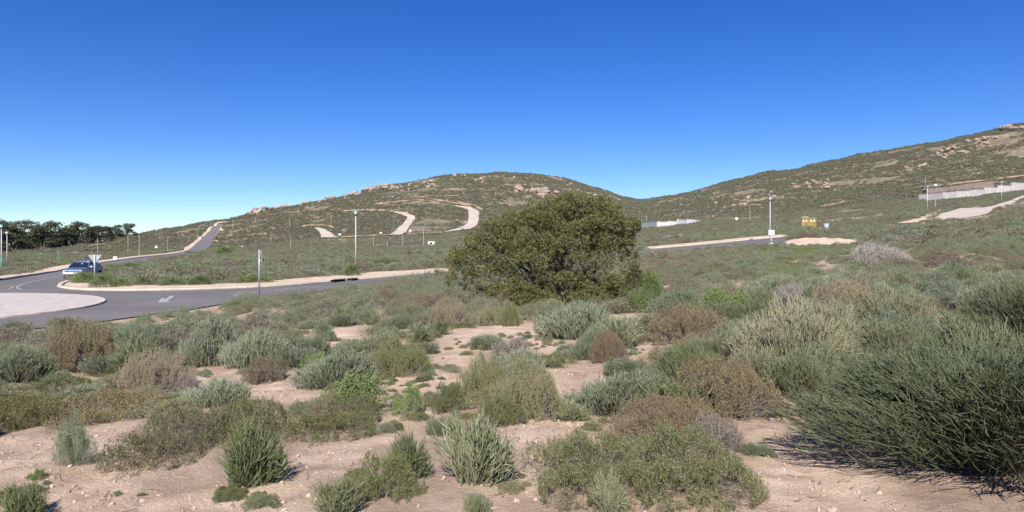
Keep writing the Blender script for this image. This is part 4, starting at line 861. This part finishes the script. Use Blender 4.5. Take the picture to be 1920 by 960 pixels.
# ---------------------------------------------------------------- dirt tracks on the hill
def track(pts, w, name='dirt_track'):
    P = np.array(pts, float); a_ = [(x, y-w/2+rng.uniform(-.3, .3)) for x, y in P]; b_ = [(x, y+w/2+rng.uniform(-.3, .3)) for x, y in P[::-1]]
    return st(patch(name, pp(a_+b_), .5, 5, M['dirt']))
for pts, w in [([(703,384.5),(752,378.5),(794,376.5),(825,377),(846,381),(870,385.5),(884,389)], 2.6), ([(770,371),(800,369.5),(860,368)], 1.6), ([(640,396.5),(700,394.5),(735,397.5),(765,400)], 2.2), ([(478,407.5),(500,404),(560,399),(640,393.5)], 1.6),
               ([(568,426),(590,424),(615,425),(625,428)], 3), ([(860,381),(890,386),(905,395)], 3), ([(640,446),(700,443),(735,442)], 2), ([(466,443),(480,441),(500,440)], 3.2), ([(765,441),(790,439),(830,437.5)], 2),
               ([(1400,379),(1440,374),(1470,372)], 4.5), ([(1395,388),(1430,386)], 2.5), ([(1630,373),(1655,369)], 2.5), ([(1535,389),(1560,385),(1585,379)], 3), ([(1770,348),(1800,345),(1840,340),(1880,336),(1920,331)], 3)]: track(pts, w)
tk = [([(162,465),(190,459),(230,452),(262,446),(302,439)], 1.6)]
for pts, w in tk: track(pts, w, 'sand_track')
# ---------------------------------------------------------------- scrub in bulk
print('scrub')
lib = bpy.data.collections.new('scrub_kinds')
def gn_scatter(name, pts, scl, rot, idx, protos, label, cat, nrm=None):
    col = bpy.data.collections.new(name+'_kinds')
    for q, me_ in enumerate(protos):
        o = bpy.data.objects.new(f'{name}_kind_{chr(97+q)}', me_); col.objects.link(o)
    me_ = bpy.data.meshes.new(name); n = len(pts); me_.vertices.add(n); me_.vertices.foreach_set('co', np.asarray(pts, np.float32).ravel())
    for nm, ty, v in (('scl', 'FLOAT_VECTOR', scl), ('rot', 'FLOAT_VECTOR', rot)): 
        a_ = me_.attributes.new(nm, ty, 'POINT'); a_.data.foreach_set('vector', np.asarray(v, np.float32).ravel())
    a_ = me_.attributes.new('idx', 'INT', 'POINT'); a_.data.foreach_set('value', np.asarray(idx, np.int32))
    o = obj(name, me_); g = bpy.data.node_groups.new(name, 'GeometryNodeTree'); g.interface.new_socket('Geometry', in_out='INPUT', socket_type='NodeSocketGeometry'); g.interface.new_socket('Geometry', in_out='OUTPUT', socket_type='NodeSocketGeometry')
    N = g.nodes.new; gi = N('NodeGroupInput'); go = N('NodeGroupOutput'); ip = N('GeometryNodeInstanceOnPoints'); ci = N('GeometryNodeCollectionInfo')
    ci.inputs['Collection'].default_value = col; ci.inputs['Separate Children'].default_value = True; ci.inputs['Reset Children'].default_value = True; ip.inputs['Pick Instance'].default_value = True
    def na(nm, ty): x = N('GeometryNodeInputNamedAttribute'); x.data_type = ty; x.inputs['Name'].default_value = nm; return x.outputs['Attribute']
    L = g.links.new; L(gi.outputs[0], ip.inputs['Points']); L(ci.outputs[0], ip.inputs['Instance']); L(na('idx', 'INT'), ip.inputs['Instance Index'])
    L(na('rot', 'FLOAT_VECTOR'), ip.inputs['Rotation']); L(na('scl', 'FLOAT_VECTOR'), ip.inputs['Scale']); L(ip.outputs[0], go.inputs[0])
    md = o.modifiers.new('scatter', 'NODES'); md.node_group = g; return tag(o, label, cat, kind='stuff')
blocked = [np.array(dens(p_, 3)) for p_ in road_polys+verges+bare_polys]
def free(x, y):
    r = np.ones(len(x), bool)
    for b in blocked: r &= ~inpoly(x, y, b)
    r &= np.hypot(x-RC[0], y-RC[1]) > 17.2
    return r
def scatter_pts(n, y0, y1, x0=-.95, x1=.95, p=1.0):
    """uniform over the wedge of ground seen from the camera, between two depths"""
    y = np.sqrt(rng.uniform(y0**2, y1**2, n)) if p == 1 else (rng.uniform(y0**(2*p), y1**(2*p), n))**(1/(2*p)); x = rng.uniform(x0, x1, n)*(y+3); ok = free(x, y); return x[ok], y[ok]
# individual filler shrubs of the foreground
fx, fy = [], []
xs, ys = scatter_pts(9000, 3.6, 23, -.85, .85, .8); zs = zt(xs, ys); ok = ~(on_sand(xs, ys, zs) | on_sand(xs-.28, ys, zs) | on_sand(xs+.28, ys, zs) | on_sand(xs, ys-.4, zs) | on_sand(xs, ys+.4, zs)); xs, ys, zs = xs[ok], ys[ok], zs[ok]
FT = [(f[0], f[1], f[2]*.62) for f in foot]; acc = []
for x, y, z in zip(xs, ys, zs):
    if len(acc) >= 540: break
    if y < 5.6: continue
    r = rng.uniform(.22, .6)*(1 if y > 7 else .75)*(1.35 if x > .25*y and y > 8 else 1)
    if all((x-a)**2+(y-b)**2 > (c+r*.5)**2 for a, b, c in FT): FT.append((x, y, r*.55)); acc.append((x, y, z, r))
print('fillers', len(acc))
names = {'greystick': 'grey-green stick bush', 'olivestick': 'pale olive stick bush', 'green': 'low olive-green mat shrub', 'brown': 'brown dry twiggy shrub', 'yellow': 'low yellow-olive mat shrub', 'bush': 'soft grey-green leafy bush', 'bright': 'bright green leafy bush', 'dead': 'dead grey twiggy shrub', 'stick': 'dark green stick bush'}
pool = ['greystick0', 'greystick1', 'greystick0', 'green0', 'green1', 'brown0', 'brown1', 'yellow0', 'bush0', 'bush1', 'bush0', 'olivestick0', 'olivestick1', 'bright0', 'dead0', 'stick2']
todo = []
LM = [(n_, *hit(px, py)[:2]) for n_, px, py in [('round tree', 1035, 560), ('pale dead bush', 1640, 497), ('tan rock lump', 335, 640), ('vivid green stick bush', 890, 910), ('upright stick bush', 468, 910), ('huge dark stick bush', 1730, 900),
    ('round pale bush', 1083, 630), ('edge-on signpost', 486, 556), ('dark wiry brown shrub', 1597, 600), ('pale olive stick bush', 1480, 700), ('broad yellow mat shrub', 200, 790), ('small bush alone on sand', 605, 640), ('left edge bush by the road', 140, 690), ('white box sign', 1446, 520), ('tall right-edge stick bush', 1900, 660)]]
for x, y, z, r in acc:
    px, _ = project(x, y, z); v = float(fbm(np.array([x*.35]), np.array([y*.35]), 55)[0])*.8+rng.random()*.6-.2
    right = px > 1250; left = px < 900
    pl = ['brown0', 'brown1', 'green0', 'olivestick0', 'greystick1', 'olivestick1', 'bush1', 'bush0', 'greystick0'] if right else ['brown0', 'yellow0', 'green0', 'green1', 'bush0', 'greystick0', 'greystick1', 'bush1', 'green1', 'stick1', 'bush0', 'brown1']
    key = pl[int(np.clip(v, 0, .999)*len(pl))]
    if key[:-1]+'2' in K: key = key[:-1]+str(rng.integers(3))
    if rng.random() < .02 and y > 10: key = 'dead0'
    elif rng.random() < .05: key = 'bright0'
    kd = K[key]; h = kd['H']*r/kd['R']*rng.uniform(.75, 1.15)*(1.2 if right else .9)
    kn = ''.join(c for c in key if not c.isdigit()); lm = min(LM, key=lambda l: (l[1]-x)**2+(l[2]-y)**2); dx, dy = x-lm[1], y-lm[2]
    side = ('right of' if dx > 0 else 'left of') if abs(dx) > abs(dy) else ('beyond' if dy > 0 else 'in front of')
    todo.append([names[kn], side, lm[0], math.hypot(dx, dy), (key, x, y, r, min(h, .62 if key[:4] in ('gree', 'brow', 'yell') else .95), z)])
ordn = ['closest']+ORD[1:]
seen = {}
for nm, side, lm, d_, a_ in sorted(todo, key=lambda q: q[3]):
    c = seen.get((nm, side, lm), 0); seen[(nm, side, lm)] = c+1; lb = f'{ordn[min(c, 39)]} {nm} {side} the {lm}'
    plant(*a_[:5], lb, 'low shrubs of the foreground scrub', z=a_[5])
CLR = [(*hit(1520, 428.5)[:2], 2.6), (*hit(1549.5, 430)[:2], 1.5), (*hit(1446, 457.5)[:2], 1.2), (*hit(1750, 375)[:2], 3), (*hit(809, 459.5)[:2], 2)]
# low-poly shrubs for the bulk
def lod(n, leaf, m, Rr=.6, H=.5, lw=.5):
    a_, b_ = mat_protos(Rr, Rr, H, n, leaf, m, 6, per=5, twn=14, tuft=1.3, lw=lw); return merged(a_, b_, 'scrub')
near_l = [lod(7000, .022, M['scrub'], lw=.35), lod(7000, .020, M['scrub']), lod(6500, .024, M['scrub'], H=.65, lw=.3), lod(7000, .020, M['scrub'], H=.38)]
mid_l = [lod(1300, .05, M['scrub'], lw=.4), lod(1300, .048, M['scrub']), lod(1200, .055, M['scrub'], H=.65, lw=.35), lod(1200, .05, M['scrub'], H=.38)]
far_l = [lod(110, .20, M['hillscrub'], lw=.6), lod(110, .19, M['hillscrub'], H=.4, lw=.6), lod(90, .22, M['hillscrub'], H=.6, lw=.6)]
def bulk(name, n, y0, y1, protos, s0, s1, label, x0=-.95, x1=.95, gap=0, seed=0, p=1.0, fl=1.0, hp=1.0, avoid=True):
    x, y = scatter_pts(n, y0, y1, x0, x1, p); z = zt(x, y)
    for ca, cb, cc in CLR:
        ok = ((x-ca)**2 > cc**2) | (y > cb+cc) | (y < cb-cc*3); x, y, z = x[ok], y[ok], z[ok]
    if gap:
        g_ = fbm(x/gap, y/gap, 100+seed, 3); ok = g_ > .33+rng.uniform(-.05, .05, len(x)); x, y, z = x[ok], y[ok], z[ok]
    if y0 > 250:
        ok = np.ones(len(x), bool)
        for a_, b_, c_ in RKP: ok &= ((x-a_)**2 > (c_*1.2)**2) | (y > b_+c_) | (y < b_-c_*1.5)
        x, y, z = x[ok], y[ok], z[ok]
    if avoid and y0 < 30:
        ok = ~(on_sand(x, y, z) | on_sand(x-.45, y, z) | on_sand(x+.45, y, z) | on_sand(x, y-.6, z) | on_sand(x, y+.5, z))
        for f in foot[:90]:
            ok &= (x-f[0])**2+(y-f[1])**2 > (f[2]*.5)**2
        x, y, z = x[ok], y[ok], z[ok]
    if y0 < 140:
        px, py = project(x, y, z); low = inpoly(px, py, [(1150, 520), (1150, 474), (1300, 465), (1480, 453), (1660, 455), (1660, 474), (1480, 480), (1330, 495)]) | inpoly(px, py, [(-50, 640), (200, 596), (300, 588), (420, 569), (500, 556), (640, 541), (850, 512), (850, 518), (640, 549), (420, 577), (200, 609), (-50, 660)])
    else: low = np.zeros(len(x), bool)
    if y0 < 200:
        px, py = project(x, y, z); low |= inpoly(px, py, [(1655, 423), (1740, 413), (1800, 411), (1862, 399), (1925, 370), (1925, 384), (1860, 418), (1740, 430), (1655, 432)])
    m_ = len(x); patchy = fbm(x/6, y/6, 300+seed, 2); s = (s0+(s1-s0)*rng.random(m_)**2)*(.6+.8*patchy); s = np.where(low, s*.5, s); s = s*(np.clip(y/17, .5, 1) if y0 < 30 else 1); sc = np.column_stack([s*rng.uniform(.85, 1.3, m_), s*rng.uniform(.85, 1.3, m_), s*rng.uniform(.7, 1.2, m_)*hp])
    rt = np.column_stack([np.zeros(m_), np.zeros(m_), rng.uniform(0, 6.28, m_)]); print(name, m_)
    return gn_scatter(name, np.column_stack([x, y, z-.03*s]), sc, rt, rng.integers(0, len(protos), m_), protos, label, 'scrub')
bulk('near_scrub', 3800, 8, 60, near_l, .55, 1.75, 'dense mixed grey-green and brown scrub this side of the roads', seed=1)
bulk('plain_scrub', 26000, 56, 150, mid_l, .7, 2.5, 'grey-green scrub covering the flat ground beyond the road', gap=9, seed=2)
bulk('foothill_scrub', 38000, 145, 300, mid_l, .8, 1.9, 'olive and brown scrub at the foot of the hills', gap=14, seed=3)
bulk('hill_scrub', 165000, 280, 720, far_l, .9, 2.0, 'sparse dark scrub covering the two stony hills', gap=22, seed=4, x0=-.9, x1=.9)
# green weeds on the flat right of the road
gp = np.array(greenflat); x = rng.uniform(gp[:, 0].min(), gp[:, 0].max(), 2500); y = rng.uniform(gp[:, 1].min(), gp[:, 1].max(), 2500); ok = inpoly(x, y, gp) & free(x, y); x, y = x[ok], y[ok]; s = rng.uniform(.4, .9, len(x))
wl = [lod(300, .07, M['bright'], H=.25)]
gn_scatter('green_weeds', np.column_stack([x, y, zt(x, y)]), np.column_stack([s, s, s*.8]), np.column_stack([s*0, s*0, s*40]), np.zeros(len(x)), wl, 'low bright green weeds before the sandy mound on the right', 'weeds')
x, y = scatter_pts(4200, 3.4, 16, p=.8); z = zt(x, y); cl = fbm(x*1.1, y*1.1, 808, 2) > .53; ok = on_sand(x, y, z) & cl; x, y, z = x[ok][:420], y[ok][:420], z[ok][:420]; s = rng.uniform(.06, .26, len(x))
gn_scatter('sand_weeds', np.column_stack([x, y, z]), np.column_stack([s, s, s*1.15]), np.column_stack([s*0, s*0, s*90]), rng.integers(0, 3, len(x)), [merged(*K[k]['me'], 'weed') for k in ('green0', 'green1', 'bush0')], 'tiny sprouting weeds scattered on the bare sand', 'weeds')
# loose stones
RS = [rock(40+s, .7, 2) for s in range(3)]
for m_ in RS: m_.materials.clear(); m_.materials.append(M['pebble'])
x, y = scatter_pts(60000, 2.8, 13, p=.7); z = zt(x, y); ok = on_sand(x, y, z) | (rng.random(len(x)) < .12); x, y, z = x[ok], y[ok], z[ok]; s = .0025+.019*rng.random(len(x))**8; s3 = np.column_stack([s*1.2, s, s*.8])
gn_scatter('loose_stones', np.column_stack([x, y, z+s*.2]), s3, rng.uniform(0, 6.28, (len(x), 3)), rng.integers(0, 3, len(x)), RS, 'small pale stones scattered over the bare sand', 'stones')
x, y = scatter_pts(5000, 250, 650, -.9, .9); z = zt(x, y); dn = fbm(x/45, y/45, 500, 3); ok = dn > .6; x, y, z = x[ok], y[ok], z[ok]; s = .25+1.0*rng.random(len(x))**4
gn_scatter('hill_stones', np.column_stack([x, y, z+s*.1]), np.column_stack([s*1.3, s, s*.8]), np.column_stack([s*0, s*0, rng.uniform(0, 6.28, len(x))]), rng.integers(0, 6, len(x)), RK, 'small granite stones dotted over the hill slopes', 'stones')
nq = 26000; x, y = scatter_pts(nq, 3, 14, p=.7); z = zt(x, y); ok = fbm(x*2.3, y*2.3, 900, 3) > .47; x, y, z = x[ok], y[ok], z[ok]; nq = len(x); D = rng.normal(0, 1, (nq, 3)); D[:, 2] *= .15; L = rng.uniform(.006, .02, nq)
V, Fq = leaves(np.column_stack([x, y, z+.006]), D, L, L*.45); tag(obj('leaf_litter', me_np('leaf_litter', V, [Fq], [M['litterleaf']])), 'dry leaf litter on the sand around the shrubs', 'litter', kind='stuff')
# dry twigs lying about
n = 4000; x, y = scatter_pts(n*3, 3, 12, p=.7); z = zt(x, y); ok = (on_sand(x, y, z)) & (rng.random(len(x)) < .35); x, y, z = x[ok], y[ok], z[ok]; n = len(x); a_ = rng.uniform(0, 6.28, n); L = rng.uniform(.03, .16, n); tq = np.linspace(0, 1, 4)
P = np.stack([x[:, None]+np.cos(a_)[:, None]*L[:, None]*tq, y[:, None]+np.sin(a_)[:, None]*L[:, None]*tq, z[:, None]+.008+rng.uniform(0, .02, (n, 4))], -1)+rng.normal(0, .004, (n, 4, 3))
V, Fq = tubes(P, np.broadcast_to(np.array([.003, .003, .0025, .0015]), (n, 4)), 3)
tag(obj('fallen_twigs', me_np('fallen_twigs', V, [Fq], [M['twig']])), 'dry broken twigs scattered over the bare sand', 'twigs', kind='stuff')
print('objects', len(bpy.data.objects))
